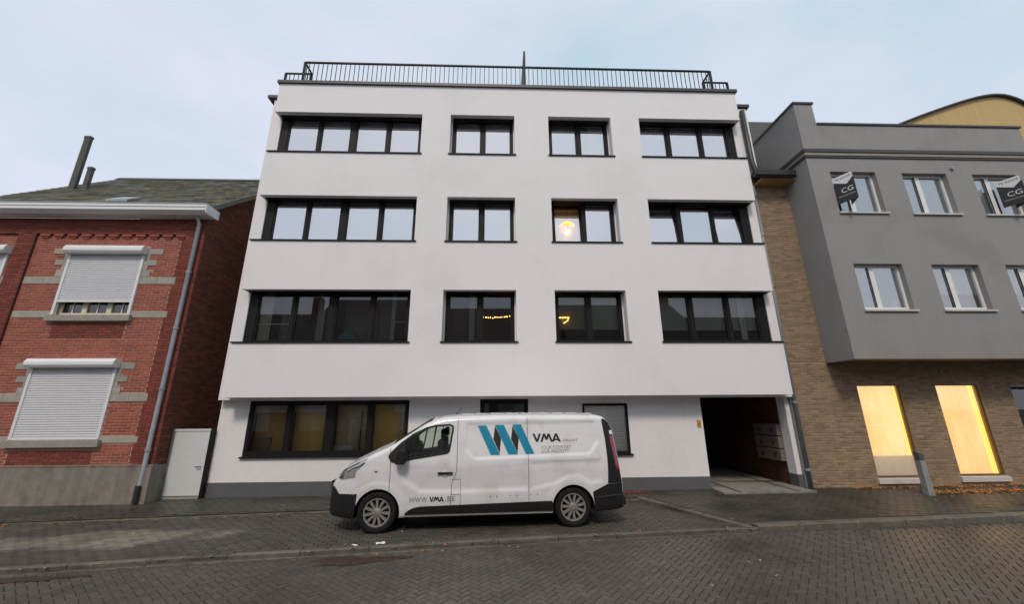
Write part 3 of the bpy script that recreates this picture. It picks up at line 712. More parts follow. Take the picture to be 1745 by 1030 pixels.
# piers and the head course stand proud
for (a, b, c, d) in [(*PIL[0], .87, 6.70), (*PIL[1], .87, 6.70), (HX0, HX1, 6.70, 7.16)]:
    pr = bx('pier' if d < 6.8 else 'frieze', RMORTD, RH, a, b, HY+.006, HP+.004, c, d)
    ho = [(UW2[0], UW2[1]+.1, 6.1, 6.36)]
    lay_bricks('brick', brick_field([(a, b, c, d)], ho, .215, .066, .007), lambda u, v, dd: (u, HY+.006-dd, v), (0, 0, 0), .006, RBRICKD, pr, 0, .215, .066, .007)
for i in range(11):                                  # corbelled dentils under the head course
    x = -12.30+i*.355
    b = MB(); b.box(x, x+.25, HY+.004, HP+.0, 6.64, 6.70, tone=.5); b.box(x+.05, x+.20, HY+.03, HP+.0, 6.585, 6.64, tone=.2); b.build('dentil', RBRICK, RH)
pl_ = bx('plinth', CEM, RH, HX0, HX1+.02, HY-.05, HP+.3, -.1, .86)
bx('plinth_cap', CEM, RH, HX0, HX1+.03, HY-.06, HP+.02, .86, .885); bx('plinth_panel', CEM, pl_, -8.62, HX1+.03, HY-.075, HY-.051, -.1, .84)
# gable side wall
ES = .835; EY0, EZ0 = 9.72, 7.36                      # eaves point and roof slope
def rz(y): return EZ0+ES*(y-EY0)
RYD = 14.0
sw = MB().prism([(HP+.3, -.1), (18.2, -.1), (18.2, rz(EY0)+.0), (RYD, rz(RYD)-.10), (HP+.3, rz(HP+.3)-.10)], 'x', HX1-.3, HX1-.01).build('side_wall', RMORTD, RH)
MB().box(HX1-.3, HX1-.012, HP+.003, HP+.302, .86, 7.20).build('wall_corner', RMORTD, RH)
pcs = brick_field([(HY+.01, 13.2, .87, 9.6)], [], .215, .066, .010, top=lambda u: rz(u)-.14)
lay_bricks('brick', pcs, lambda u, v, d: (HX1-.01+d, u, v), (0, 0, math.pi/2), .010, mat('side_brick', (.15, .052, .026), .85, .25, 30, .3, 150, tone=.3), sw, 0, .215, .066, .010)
bx('plinth', CEM, RH, HX1-.012, HX1+.015, HP+.3, 13.2, -.1, .80)
# roof with slates
RX0, RX1 = -14.95, -7.86
roof = MB(); roof.poly([(RX0, EY0, rz(EY0)-.06), (RX1, EY0, rz(EY0)-.06), (RX1, RYD, rz(RYD)-.06), (RX0, RYD, rz(RYD)-.06)]); roof.poly([(RX0, RYD, rz(RYD)-.06), (RX1, RYD, rz(RYD)-.06), (RX1, 18.3, EZ0-.06), (RX0, 18.3, EZ0-.06)])
roof.prism([(EY0, rz(EY0)-.17), (EY0, rz(EY0)-.05), (RYD, rz(RYD)-.05), (RYD, rz(RYD)-.17)], 'x', RX1-.03, RX1+.0)
roof = roof.build('roof', mat('roof_underlay', (.05, .045, .04), .9), RH)
MB().prism([(EY0-.02, rz(EY0)-.16), (EY0-.02, rz(EY0)+.0), (RYD, rz(RYD)+.0), (RYD, rz(RYD)-.16)], 'x', RX1+.001, RX1+.025).build('verge_board', mat('verge_grey', (.15, .15, .135), .7, .2, 6), RH)
sl = math.hypot(1, ES); pitch_a = math.atan(ES); rows_n = 24; ex = (RYD-EY0)/rows_n
slist = []
for r in range(rows_n):
    y0 = EY0+ex*r-.03
    x = RX0-(.15 if r % 2 else 0)
    while x < RX1-.02:
        a, b = max(x, RX0), min(x+.30, RX1); x += .30
        if b-a > .06: slist.append((a, b, y0))
slist.sort(key=lambda q: (Vector(((q[0]+q[1])/2, q[2], rz(q[2])))-CAM).length)
Ls = ex*sl*1.35; g = .004
def slate_geo(b, w, tone):
    x = w/2-g; k = len(b.v); t = .012
    b.v += [(-x, 0, 0), (x, 0, 0), (x, Ls, -.004), (-x, Ls, -.004), (-x, 0, -t), (x, 0, -t)]
    for f in ((0, 1, 2, 3), (4, 5, 1, 0), (4, 0, 3), (5, 2, 1)): b.f.append(tuple(k+i for i in f)); b.t.append(tone); b.m.append(0)
smesh = MB(); slate_geo(smesh, .30, -1.); smesh = smesh.mesh('slate', SLATE, fix=False)
rest = MB(); ns = 0
for (a, b, y0) in slist:
    tl = pitch_a-R(3.2)+random.uniform(-.015, .015); loc = Vector(((a+b)/2, y0, rz(y0)+.012)); full = abs(b-a-.30) < .001
    if full and ns < 300 and in_view(loc):
        o = link('slate', smesh, roof); o.location = loc; o.rotation_euler = (tl, random.uniform(-.02, .02), random.uniform(-.01, .01)); ns += 1
    else:
        q = MB(); slate_geo(q, b-a, random.random()); M = Matrix.Translation(loc) @ Matrix.Rotation(tl, 4, 'X'); k = len(rest.v)
        rest.v += [tuple(M @ Vector(v)) for v in q.v]; rest.f += [tuple(i+k for i in f) for f in q.f]; rest.t += q.t; rest.m += q.m
rest.build('slate_field', SLATE, roof, fix=False)['kind'] = 'stuff'
MB().prism([(RYD-.16, rz(RYD)-.10), (RYD, rz(RYD)+.06), (RYD+.16, rz(RYD)-.10)], 'x', RX0, RX1).build('ridge', mat('ridge_tile', (.075, .075, .07), .7, .2, 8), RH)
y_ = 10.30
skl = MB().prism([(y_, rz(y_)+.02), (y_, rz(y_)+.10), (y_+.42, rz(y_+.42)+.05), (y_+.42, rz(y_+.42)+.0)], 'x', -11.22, -10.62).build('roof_hatch', ZINC, RH)
for (x, w, zt, nm) in ((-14.40, .20, 11.35, 0), (-13.96, .15, 10.12, 1)):
    c = MB().box(x, x+w, 12.0, 12.10, rz(12)-.3, zt-.08).build('chimney', mat('chimney_render', (.085, .08, .072), .9, .3, 5, .4, 50), RH)
    bx('chimney_cap', mat('chimney_render', (.16, .15, .135)), c, x-.01, x+w+.01, 11.99, 12.11, zt-.08, zt)
# box gutter, downpipe
gt = MB().prism([(HY-.0, 7.16), (9.72, 7.16), (9.60, 7.24), (9.60, 7.33), (9.585, 7.33), (9.585, 7.41), (9.72, 7.42), (9.72, 7.36), (HY, 7.36)], 'x', RX0, -7.80).build('gutter', WHITEP, RH)
bx('gutter_trim', ZINC, gt, RX0, -7.79, 9.575, 9.60, 7.408, 7.43)
bx('gutter_end', WHITEP, gt, -7.80, -7.785, 9.59, 10.08, 7.165, 7.415)
dpx = -8.14
dpp = MB().tube([(dpx, 9.80, 7.17), (dpx, 9.93, 6.95), (dpx, 9.93, .35), (dpx, 9.88, .22)], .05, 12).build('downpipe', ZINC, RH, smooth=True)
for z in (1.2, 2.6, 4.1, 5.6): MB().lathe([(.05, -.025), (.062, -.025), (.062, .025), (.05, .025)], (dpx, 9.93, z), n=14).build('pipe_clamp', ZINC, dpp)
MB().tube([(dpx, 9.885, .45), (dpx, 9.885, .08)], .058, 12).build('pipe_foot', BLACKP, dpp)
# shuttered windows
def shutter_window(x0, x1, z0, z1, zb, boxz):
    w = MB(); y = HP+.09
    w.box(x0, x1, y, y+.06, z0, z0+.07); w.box(x0, x1, y, y+.06, z1-.06, z1)
    ps = [x0, x0+.10, x0+.60, x0+.72, x1-.72, x1-.60, x1-.10, x1]
    for i in range(0, 8, 2): w.box(ps[i], ps[i+1], y, y+.06, z0+.07, z1-.06)
    w = w.build('window', CREAM, RH)
    for i in range(1, 7, 2):
        bx('pane', GLASS_D, w, ps[i]-.002, ps[i+1]+.002, y+.03, y+.036, z0+.068, z1-.058); m_ = (ps[i]+ps[i+1])/2; bx('glazing_bar', WHITEP, w, m_-.012, m_+.012, y+.018, y+.029, z0+.07, z1-.06)
    bx('dark_room', ROOMD, w, x0, x1, y+.2, y+.22, z0, z1)
    bx('reveal', STONE, w, x0-.004, x0+.002, HP-.01, y, z0, z1); 
    sh = MB(); n = int((boxz-zb)/.055); h = (boxz-zb)/n; ys = HP-.015
    for i in range(n):
        a = zb+i*h; k = len(sh.v)
        prof = [(ys, a), (ys-.012, a+h*.3), (ys-.012, a+h*.72), (ys, a+h)]
        for (p, q) in zip(prof[:-1], prof[1:]): sh.quad((x0+.05, p[0], p[1]), (x1-.05, p[0], p[1]), (x1-.05, q[0], q[1]), (x0+.05, q[0], q[1]))
    sh.box(x0+.05, x1-.05, ys, ys+.012, zb-.001, boxz)
    shm = sh.build('shutter', SHUT, w)
    bx('bottom_rail', WHITEP, shm, x0+.05, x1-.05, ys-.02, ys+.014, zb-.055, zb-.001)
    for a in (x0, x1-.05): bx('guide_rail', WHITEP, w, a-.012, a+.055, HP-.045, HP+.03, z0+.0, boxz)
    MB().prism([(HP+.02, boxz), (HP-.16, boxz), (HP-.20, boxz+.06), (HP-.20, boxz+.13), (HP-.15, boxz+.215), (HP+.02, boxz+.215)], 'x', x0-.04, x1+.04).build('shutter_box', WHITEP, w)
    MB().prism([(HP-.10, z0-.17), (HP-.10, z0-.02), (HP+.1, z0+.0), (HP+.1, z0-.17)], 'x', x0-.07, x1+.07).build('sill', STONE, w)
shutter_window(*UW, 4.86, 6.12); shutter_window(*LW, 1.50, 3.12)
shutter_window(-14.88, -12.96, 4.47, 6.12, 4.86, 6.12); shutter_window(-14.88, -12.96, 1.45, 3.12, 1.5, 3.12)

# white gate between the house and the apartment building
gp = tag(empty('gate', (-7.5, 10.4, .08)), 'plain white side gate between the red brick house and the white building', 'gate')
bx('panel', mat('gate_white', (.60, .62, .61), .6, .05, 4), gp, -7.93, -7.09, 10.36, 10.40, .14, 1.60); bx('top_rail', mat('gate_white', (.60, .62, .61)), gp, -7.95, -7.08, 10.345, 10.405, 1.60, 1.65)
bx('post', GPIPE, gp, -7.99, -7.93, 10.35, 10.42, .0, 1.66); bx('post', ANTH, gp, -7.09, -7.02, 10.35, 10.43, .0, 1.66)
bx('threshold', STONE, gp, -7.93, -7.09, 10.34, 10.44, .0, .12); MB().tube([(-7.17, 10.355, .78), (-7.17, 10.31, .78), (-7.27, 10.31, .78)], .011, 8).build('handle', ANTH, gp)

# ================================================================== GREY AND BRICK BUILDING
GB = tag(empty('grey_building', (12, 10.4, .1)), 'grey rendered upper storeys overhanging a yellow brick ground floor', 'building')
BY, GY = 10.35, 9.45; GX0, GX1 = 8.86, 15.72
LIT = [(9.58, 10.76, .34, 2.62), (11.76, 12.96, .36, 2.62)]; DKW = (13.86, 15.2, .36, 2.56)
bwall = grid_wall(MB(), 7.86, 16.4, -.1, 3.24, BY, BY+.3, LIT+[DKW]).build('brick_wall', YMORT, GB)
bwall2 = bx('brick_wall', YMORT, GB, 7.862, GX0+.6, BY+.0, BY+.3, 3.242, 8.98)
pcs = brick_field([(7.87, 16.4, .05, 3.22)], LIT+[DKW]+[(a-.06, b+.06, .20, c) for a, b, c, d in LIT], .205, .0645, .011)
lay_bricks('brick', pcs, lambda u, v, d: (u, BY-d, v), (0, 0, 0), .007, YBRICK, bwall, 300, .205, .0645, .011)
pcs = brick_field([(7.87, GX0+.2, 3.25, 8.62)], [], .205, .0645, .011)
lay_bricks('brick', pcs, lambda u, v, d: (u, BY-d, v), (0, 0, 0), .007, YBRICK, bwall2, 0, .205, .0645, .011)
# lit shop windows with pleated curtains
litm = bpy.data.materials.new('lit_curtain'); litm.use_nodes = True; n_ = litm.node_tree.nodes; l_ = litm.node_tree.links
pb = n_['Principled BSDF']; pb.inputs['Base Color'].default_value = (.62, .52, .38, 1); pb.inputs['Roughness'].default_value = .8
ge = n_.new('ShaderNodeNewGeometry'); ns_ = n_.new('ShaderNodeTexNoise'); ns_.inputs['Scale'].default_value = .9; mp_ = n_.new('ShaderNodeMapping'); mp_.inputs['Scale'].default_value = (2.2, 1, .7)
rp_ = n_.new('ShaderNodeValToRGB'); rp_.color_ramp.elements[0].position = .3; rp_.color_ramp.elements[0].color = (1, .58, .22, 1); rp_.color_ramp.elements[1].position = .68; rp_.color_ramp.elements[1].color = (1, .76, .40, 1)
l_.new(ge.outputs['Position'], mp_.inputs[0]); l_.new(mp_.outputs[0], ns_.inputs['Vector']); l_.new(ns_.outputs[0], rp_.inputs[0]); 
wv_ = n_.new('ShaderNodeTexWave'); wv_.bands_direction = 'X'; wv_.inputs['Scale'].default_value = 5.8; wv_.inputs['Distortion'].default_value = 1.2; wv_.inputs['Detail'].default_value = 3; l_.new(ge.outputs['Position'], wv_.inputs['Vector'])
wr_ = n_.new('ShaderNodeMapRange'); wr_.inputs[3].default_value = .80; wr_.inputs[4].default_value = 1.06; l_.new(wv_.outputs['Fac'], wr_.inputs[0])  # shading of the pleats is waved into the glow
wm_ = n_.new('ShaderNodeVectorMath'); wm_.operation = 'SCALE'; l_.new(rp_.outputs[0], wm_.inputs[0]); l_.new(wr_.outputs[0], wm_.inputs['Scale']); l_.new(wm_.outputs[0], pb.inputs['Emission Color']); pb.inputs['Emission Strength'].default_value = .72
brightm = mat('lit_reveal', (.7, .6, .3), .8, emit=(1., .66, .14), estr=1.)
hemglow = mat('glowing_curtain_hem', (.78, .72, .64), .8, .05, 6, emit=(.8, .62, .45), estr=.24)  # hem glows faintly in place of room light through the cloth
for k, (a, b, c, d) in enumerate(LIT):
    w = MB(); y = BY+.03
    w.box(a, a+.015, y, y+.05, c, d); w.box(b-.03, b, y, y+.05, c, d); w.box(a+.015, b-.03, y, y+.05, d-.015, d); w.box(a+.015, b-.03, y, y+.05, c, c+.03)
    w = w.build('window', mat('brown_frame', (.11, .06, .025), .5), GB)
    bx('pane', CLEAR, w, a+.013, b-.028, y+.02, y+.028, c+.028, d-.013)
    sp = b-.11 if k == 0 else b-.21; lo = c+.50 if k == 0 else c+.02
    fold(MB(), a+.0, sp, lo, d-.0, y+.08, .055, .012).build('curtain', litm, w)
    if k == 0: fold(MB(), a+.0, sp+.1, c+.02, lo, y+.08, .055, .012).build('curtain', hemglow, w)
    bx('lit_gap', brightm, w, sp-.02, b, y+.115, y+.12, c+.0, d)
    bx('room_back', ROOM, w, a, b, y+.19, y+.2, c, d)
    MB().prism([(BY-.06, c-.14), (BY-.06, c-.03), (BY+.10, c-.002), (BY+.10, c-.14)], 'x', a-.05, b+.05).build('sill', mat('pale_sill', (.52, .50, .47), .6, .08, 5), w)
a, b, c, d = DKW
w = MB(); w.box(a, a+.06, BY+.1, BY+.16, c, d); w.box(b-.06, b, BY+.1, BY+.16, c, d); w.box(a+.06, b-.06, BY+.1, BY+.16, d-.06, d); w.box(a+.06, b-.06, BY+.1, BY+.16, c, c+.06); w = w.build('window', ANTH, GB)
bx('pane', GLASS_D, w, a+.058, b-.058, BY+.12, BY+.128, c+.058, d-.058); bx('room_back', ROOMD, w, a, b, BY+.5, BY+.52, c, d)
MB().box(a-.05, b+.05, BY-.03, BY+.1, d, d+.05).build('lintel', STONE, w)
# overhanging grey storeys
GW = [(9.46, 10.80, 7.30, 8.58), (11.58, 12.91, 7.28, 8.56), (13.69, 15.02, 7.27, 8.55), (9.46, 10.80, 4.50, 5.76), (11.61, 12.93, 4.50, 5.75), (13.69, 15.02, 4.50, 5.75)]
grid_wall(MB(), GX0, GX1, 3.22, 10.17, GY, GY+.25, GW).build('upper_wall', GREYR, GB)
bx('upper_wall', GREYR, GB, GX0+.001, 9.43, GY+.001, GY+.25, 10.17, 10.90)
bx('side_wall', GREYR, GB, GX0+.001, GX0+.25, GY+.25, 16, 3.22, 10.90); bx('side_wall', GREYR, GB, GX1-.25, GX1-.001, GY+.25, 16, 3.22, 10.1)
bx('underside', mat('dark_underside', (.14, .10, .06), .8, .1, 4), GB, GX0+.25, GX1-.25, GY+.25, BY+.3, 3.225, 3.3)
bx('parapet_cap', COPING, GB, GX0-.035, 9.47, GY-.035, GY+.28, 10.902, 10.96); bx('parapet_cap', COPING, GB, GX0-.035, GX0+.28, GY+.28, 16, 10.902, 10.96); bx('parapet_cap', COPING, GB, 9.432, GX1+.05, GY-.035, GY+.28, 10.172, 10.23)
for (e0, e1, z0, z1, m_) in ((.07, .07, 9.19, 9.29, COPING), (.045, .045, 9.09, 9.188, mat('cornice_tan', (.27, .235, .19), .7, .15, 6)), (.03, .03, 9.03, 9.088, COPING)):
    cb_ = MB(); cb_.box(GX0-e0, GX1+.02, GY-e0, GY-.001, z0, z1); cb_.box(GX0-e0, GX0-.001, GY-.001, BY+.9, z0, z1); cb_.build('cornice', m_, GB)
bx('flat_roof', COPING, GB, GX0+.2, GX1-.2, GY+.2, 16, 9.8, 9.85)
curtm = mat('grey_net_curtain', (.82, .83, .80), .8, .08, 4)
for i, (a, b, c, d) in enumerate(GW):
    w = MB(); y = GY+.13; mid = a+(b-a)*.42; e = .055
    w.box(a, a+e, y, y+.06, c, d); w.box(b-e, b, y, y+.06, c, d); w.box(a+e, b-e, y, y+.06, d-e, d); w.box(a+e, b-e, y, y+.06, c, c+.08); w.box(mid-.07, mid+.07, y, y+.06, c+.08, d-e)
    w = w.build('window', PVC, GB)
    for (p, q) in ((a+e, mid-.07), (mid+.07, b-e)):
        bx('pane', GLASS, w, p-.002, q+.002, y+.03, y+.036, c+.078, d-e+.002)
    bx('gasket', ANTH, w, mid-.078, mid-.070, y-.004, y+.02, c+.08, d-e)
    if i < 3:
        MB().box(a+.02, b-.02, y+.08, y+.084, c+.02, d-.02).build('blind', mat('pale_aqua_blind', (.74, .78, .78), .7, .1, 2), w)
    else:
        lo = c+.02 if i == 3 else c+.45
        fold(MB(), a+.02, b-.02, lo, d-.02, y+.065, .12, .018).build('curtain', curtm, w)
        if i > 3: fold(MB(), a+.02, b-.02, c+.02, lo, y+.26, .10, .02).build('curtain', mat('dull_curtain', (.30, .29, .27), .8, .2, 5), w)
    bx('room_back', ROOM, w, a, b, y+.5, y+.52, c, d)
    MB().prism([(GY-.05, c-.06), (GY-.05, c-.015), (GY+.129, c+.01), (GY+.129, c-.06)], 'x', a-.03, b+.06).build('sill', mat('pale_sill', (.52, .50, .47)), w)
# eaves and tiled roof of the narrow brick bay beside the white building
MB().prism([(9.95, 8.66), (9.95, 8.70), (BY+.0, 8.70), (BY+.0, 8.64)], 'x', 7.84, GX0-.002).build('soffit', WOODS, GB)
MB().prism([(9.93, 8.66), (9.82, 8.72), (9.80, 8.86), (9.83, 8.86), (9.86, 8.76), (9.95, 8.76)], 'x', 7.58, GX0-.075).build('gutter', BLACKP, GB)
tr = MB().poly([(7.80, 9.93, 8.74), (GX0, 9.93, 8.74), (GX0, 15, 13.3), (7.80, 15, 13.3)]).build('tiled_roof', DTILE, GB)
for r in range(20):
    y0 = 9.90+r*.255; z0 = 8.80+(y0-9.93)*.9
    for k in range(5):
        x0 = 8.03+k*.21-(.0 if r % 2 else .1); a, b = max(x0, 8.03 if y0 > 10.2 else 7.8), min(x0+.2, GX0-.002)
        if b-a < .04: continue
        t = MB(); t.quad((a, y0, z0), (b, y0, z0), (b, y0+.30, z0+.235), (a, y0+.30, z0+.235), tone=random.random()); t.quad((a, y0, z0-.03), (b, y0, z0-.03), (b, y0, z0), (a, y0, z0), tone=.2); t.build('roof_tile', DTILE, tr)
lamp_ = MB().lathe([(.001, -.06), (.03, -.05), (.03, 0)], (12.0, BY-.0, 3.0), 'y', 12).build('sensor', ZINC, GB)
MB().lathe([(.001, -.07), (.04, -.06), (.045, 0)], (13.12, GY, 8.72), 'y', 12).build('vent_cap', ZINC, GB)
# roof behind with dark tiles, seen past the white building
rb = tag(empty('tiled_roof_house', (11, 14, .1)), 'dark horizontally tiled roof slope behind the grey building', 'house')
for r in range(12):
    z = 11.5+r*.22; y0 = 12.3+r*.141
    MB().prism([(y0, z), (y0, z+.055), (y0+.17, z+.275), (y0+.17, z+.22)], 'x', 9.3, 13.5).build('tile_course', DTILE, rb)
bx('wall', GREYR, rb, 9.4, 13.4, 12.6, 16, -.1, 11.75)

# curved gable building behind
VB = tag(empty('vaulted_building', (19, 12, .1)), 'ochre brick building with a dark edged curved gable behind the grey one', 'building')
arc = [(14.2, 11.95), (15.42, 12.50), (17.0, 13.13), (18.2, 13.56), (19.0, 13.78), (19.55, 13.84), (20.0, 13.78), (20.5, 13.52), (21.1, 13.0), (21.7, 12.2), (22.1, 11.3)]
t_ = np.linspace(0, len(arc)-1, 61); ax_ = np.convolve(np.pad(np.interp(t_, range(len(arc)), [p[0] for p in arc]), 3, mode='edge'), np.ones(7)/7, 'valid'); az_ = np.convolve(np.pad(np.interp(t_, range(len(arc)), [p[1] for p in arc]), 3, mode='edge'), np.ones(7)/7, 'valid')
cur = [(float(a), float(b)) for a, b in zip(ax_, az_)]
MB().prism([(14.3, -.1)]+cur+[(22.05, -.1)], 'y', 12.0, 20).build('wall', OCHREB, VB)
rb2 = MB()
for (p, q) in zip(cur[:-1], cur[1:]): rb2.prism([p, q, (q[0]+.02, q[1]+.06), (p[0]+.02, p[1]+.06)], 'y', 11.88, 20.1)
rb2.build('roof', COPING, VB)

# for-sale boards folded round two windows
def text_mesh(s, size, m, name='lettering', extrude=.0):
    cu = bpy.data.curves.new('t', 'FONT'); cu.body = s; cu.size = size; cu.extrude = extrude; cu.resolution_u = 3
    o = bpy.data.objects.new('t', cu); COL.objects.link(o); dg = bpy.context.evaluated_depsgraph_get(); me = bpy.data.meshes.new_from_object(o.evaluated_get(dg))
    bpy.data.objects.remove(o); bpy.data.curves.remove(cu); me.name = name; me.materials.clear(); me.materials.append(m); return me
BLK = mat('board_black', (.012, .012, .013), .4); WHT = mat('board_white', (.70, .72, .71), .5); GLD = mat('board_tan', (.30, .25, .17), .5)
def board(x, zt, label):
    e = tag(empty('sale_board', (x, GY, zt-.85)), label, 'sign', 'for sale boards on the grey front')
    A, B, C = Vector((x, GY-.004, 0)), Vector((x+.20, GY-.42, 0)), Vector((x+.40, GY-.004, 0)); h = .80
    for (p, q, sgn) in ((A, B, 1), (B, C, 1)):
        u = (q-p); ln = u.length; u.normalize(); nn = Vector((u.y, -u.x, 0))
        T = lambda a, b, o_: tuple(p+u*a+nn*o_+Vector((0, 0, zt-h+b)))
        m1 = MB(); 
        pts = [(0, 0), (ln, 0), (ln, h), (0, h)]
        k = [T(a, b, 0) for a, b in pts]; k2 = [T(a, b, -.012) for a, b in pts]; m1.poly(k); m1.poly(k2[::-1])
        for i in range(4): j = (i+1) % 4; m1.quad(k[i], k2[i], k2[j], k[j])
        pn = m1.build('panel', BLK, e)
        m2 = MB().poly([T(0, h-.14, .003), (T(ln*.62, h-.30, .003)), T(ln, h-.14, .003), T(ln, h, .003), T(0, h, .003)]); m2.build('white_chevron', WHT, pn)
        m3 = MB().quad(T(.05, .17, .003), T(ln-.03, .17, .003), T(ln-.03, .195, .003), T(.05, .195, .003)); m3.build('tan_line', GLD, pn)
        for s, sz, a0, b0, mm in (('TE KOOP', .088, .045, h-.115, BLK), ('CG', .20, .13, .27, WHT)):
            me = text_mesh(s, sz, mm)
            for v in me.vertices: v.co = Vector(T(a0+v.co.x, b0+v.co.y, .006))
            link('lettering', me, pn)
board(9.47, 8.32, 'folded black and white for-sale board on the window nearest the white building')
board(14.28, 8.27, 'folded black and white for-sale board on the window farthest from the white building')

# concrete post by the lit windows
bo = tag(empty('bollard', (9.9, 9.5, zs(9.9, 9.5))), 'short grey concrete post with a dark cap before the lit windows', 'bollard')
z0 = zs(9.9, 9.5)-.05
body = MB(); P0 = [(-.075, -.07), (.075, -.07), (.075, .07), (-.075, .07)]
for (za, zb_, s0, s1) in ((z0, z0+.80, 1., .80),):
    A = [(9.9+p[0]*s0, 9.5+p[1]*s0, za) for p in P0]; B = [(9.9+p[0]*s1, 9.5+p[1]*s1, zb_) for p in P0]; body.poly(B); body.poly(A[::-1])
    for i in range(4): j = (i+1) % 4; body.quad(A[i], A[j], B[j], B[i])
bevel(body.build('post', mat('post_concrete', (.25, .25, .25), .8, .25, 8, .4, 60), bo), .02)
A = [(9.9+p[0]*.86, 9.5+p[1]*.86, z0+.80) for p in P0]; B = [(9.9+p[0]*.86, 9.5+p[1]*.86, z0+.93+(.05 if p[1] > 0 else 0)+(.03 if p[0] < 0 else 0)) for p in P0]; cp = MB(); cp.poly(B); cp.poly(A[::-1])
for i in range(4): j = (i+1) % 4; cp.quad(A[i], A[j], B[j], B[i])
bevel(cp.build('cap', mat('post_cap', (.075, .078, .082), .6, .2, 8), bo), .012)
# ================================================================== VAN
LOCAL = True
VX, VY, VA = -2.122, 7.573, .056
HALF = .975; OX = 1.75
VAN = empty('delivery_van', (VX+OX*math.cos(VA)-HALF*math.sin(VA), VY+OX*math.sin(VA)+HALF*math.cos(VA), 0), VA)
tag(VAN, 'white panel van with blue folded ribbon logo parked before the white building', 'van')
PAINT = mat('van_white_paint', (.70, .70, .705), .27, .03, 2., coat=.6, col2=(.56, .545, .52), c2scale=2.6, c2lo=.5, c2hi=.78, streak=.02)
PLAS = mat('van_black_plastic', (.012, .0115, .0115), .6, .2, 20, .15, 200, spec=.3)
GAP = mat('panel_gap', (.03, .03, .03), .8); RUB = mat('tyre_rubber', (.012, .0115, .011), .85, .2, 30, .2, 120, spec=.25)
HUB = mat('hubcap_silver', (.33, .31, .285), .42, .1, 12, metal=.5); CABD = mat('cab_trim', (.02, .02, .021), .7)
VGL = glass('van_glass', (.80, .88, .82), .05); BLKG = mat('black_glass', (.012, .013, .014), .06)
def smooth_curve(pts, k=9):
    xs_ = np.linspace(-1.0, 4.6, 1121); y = np.interp(xs_, [p[0] for p in pts], [p[1] for p in pts])
    y = np.convolve(np.pad(y, k, mode='edge'), np.ones(2*k+1)/(2*k+1), 'valid'); return lambda x: float(np.interp(x, xs_, y))
TOP = smooth_curve([(-1, .55), (-.93, .66), (-.90, .74), (-.85, .82), (-.79, .885), (-.73, .97), (-.64, 1.06), (-.46, 1.145), (-.3, 1.22), (-.16, 1.29), (0, 1.355), (.18, 1.44), (.52, 1.66), (.77, 1.815), (.95, 1.885), (1.1, 1.92), (1.37, 1.942), (2.1, 1.955), (3.5, 1.952), (4.1, 1.94), (4.3, 1.915), (4.40, 1.86), (4.45, 1.78), (4.5, 1.7)], 7)
PLAN = smooth_curve([(-1, .42), (-.93, .56), (-.88, .70), (-.80, .815), (-.65, .895), (-.45, .945), (-.2, .975), (.1, .992), (.4, 1), (3.9, 1), (4.2, .992), (4.35, .972), (4.43, .94), (4.47, .90), (4.6, .86)], 6)
BOT = smooth_curve([(-1, .34), (-.93, .32), (-.8, .27), (-.5, .24), (0, .245), (4, .25), (4.3, .27), (4.5, .31)])
_hz = [.2, .26, .34, .5, .75, 1.0, 1.15, 1.3, 1.6, 1.8, 2.0]; _hy = [.915, .935, .952, .966, .974, .972, .962, .938, .880, .842, .80]
def sdist(poly, x, z):                          # signed distance, negative inside
    best = 1e9; inside = False; n = len(poly)
    for i in range(n):
        (ax, az), (bx_, bz) = poly[i], poly[(i+1) % n]
        dx, dz = bx_-ax, bz-az; t = max(0, min(1, ((x-ax)*dx+(z-az)*dz)/(dx*dx+dz*dz+1e-12)))
        best = min(best, math.hypot(x-ax-t*dx, z-az-t*dz))
        if (az > z) != (bz > z) and x < (bx_-ax)*(z-az)/(bz-az)+ax: inside = not inside
    return -best if inside else best
def sm(t): t = max(0, min(1, t)); return t*t*(3-2*t)
UPP = [(1.53, 1.80), (4.02, 1.82), (4.05, 1.47), (3.86, 1.245), (1.68, 1.185), (1.53, 1.34)]
LOWP = [(2.72, 1.11), (4.06, 1.135), (4.05, .78), (3.86, .74), (3.62, .88), (3.40, .86), (3.15, .74), (2.72, .66)]
DOORP = [(.30, 1.02), (.45, .85), (.72, .665), (1.5, .645), (2.66, .66), (2.66, 1.08), (1.4, 1.02), (.6, 1.06)]
def relief(x, z):
    r = 0
    if 1.4 < x < 4.2 and z > 1.05: r -= .016*sm(-sdist(UPP, x, z)/.035+.5)
    if 2.6 < x < 4.2 and .55 < z < 1.25: r -= .016*sm(-sdist(LOWP, x, z)/.05+.5)
    if .2 < x < 2.75 and .5 < z < 1.2:
        d = sdist(DOORP, x, z); r -= .024*sm(-d/.075+.5)*(1-.75*sm((z-.70)/.34))
    for wx in (0, 3.498):
        d = math.hypot(x-wx, z-.335)
        if d < .56: r += .010*sm((.52-d)/.07)
    return r
RAD = .11
def hwid(z): return float(np.interp(z, _hz, _hy))
def side_y(x, z):
    T = TOP(x); r = min(RAD, max(.03, (T-BOT(x))*.3)); P = PLAN(x)
    if z <= T-r: return hwid(z)*P+relief(x, z)
    s = min(1, (z-(T-r))/r); return hwid(T-r)*P+relief(x, T-r)*0-r*1.15*(1-math.sqrt(max(0, 1-s*s)))
def lean(x, z):
    return x-.13*sm((x-3.95)/.5)*max(0, min(1.1, (z-.7)/1.2))
def VP(x, y, z): return (lean(x, z)-OX, y, z)
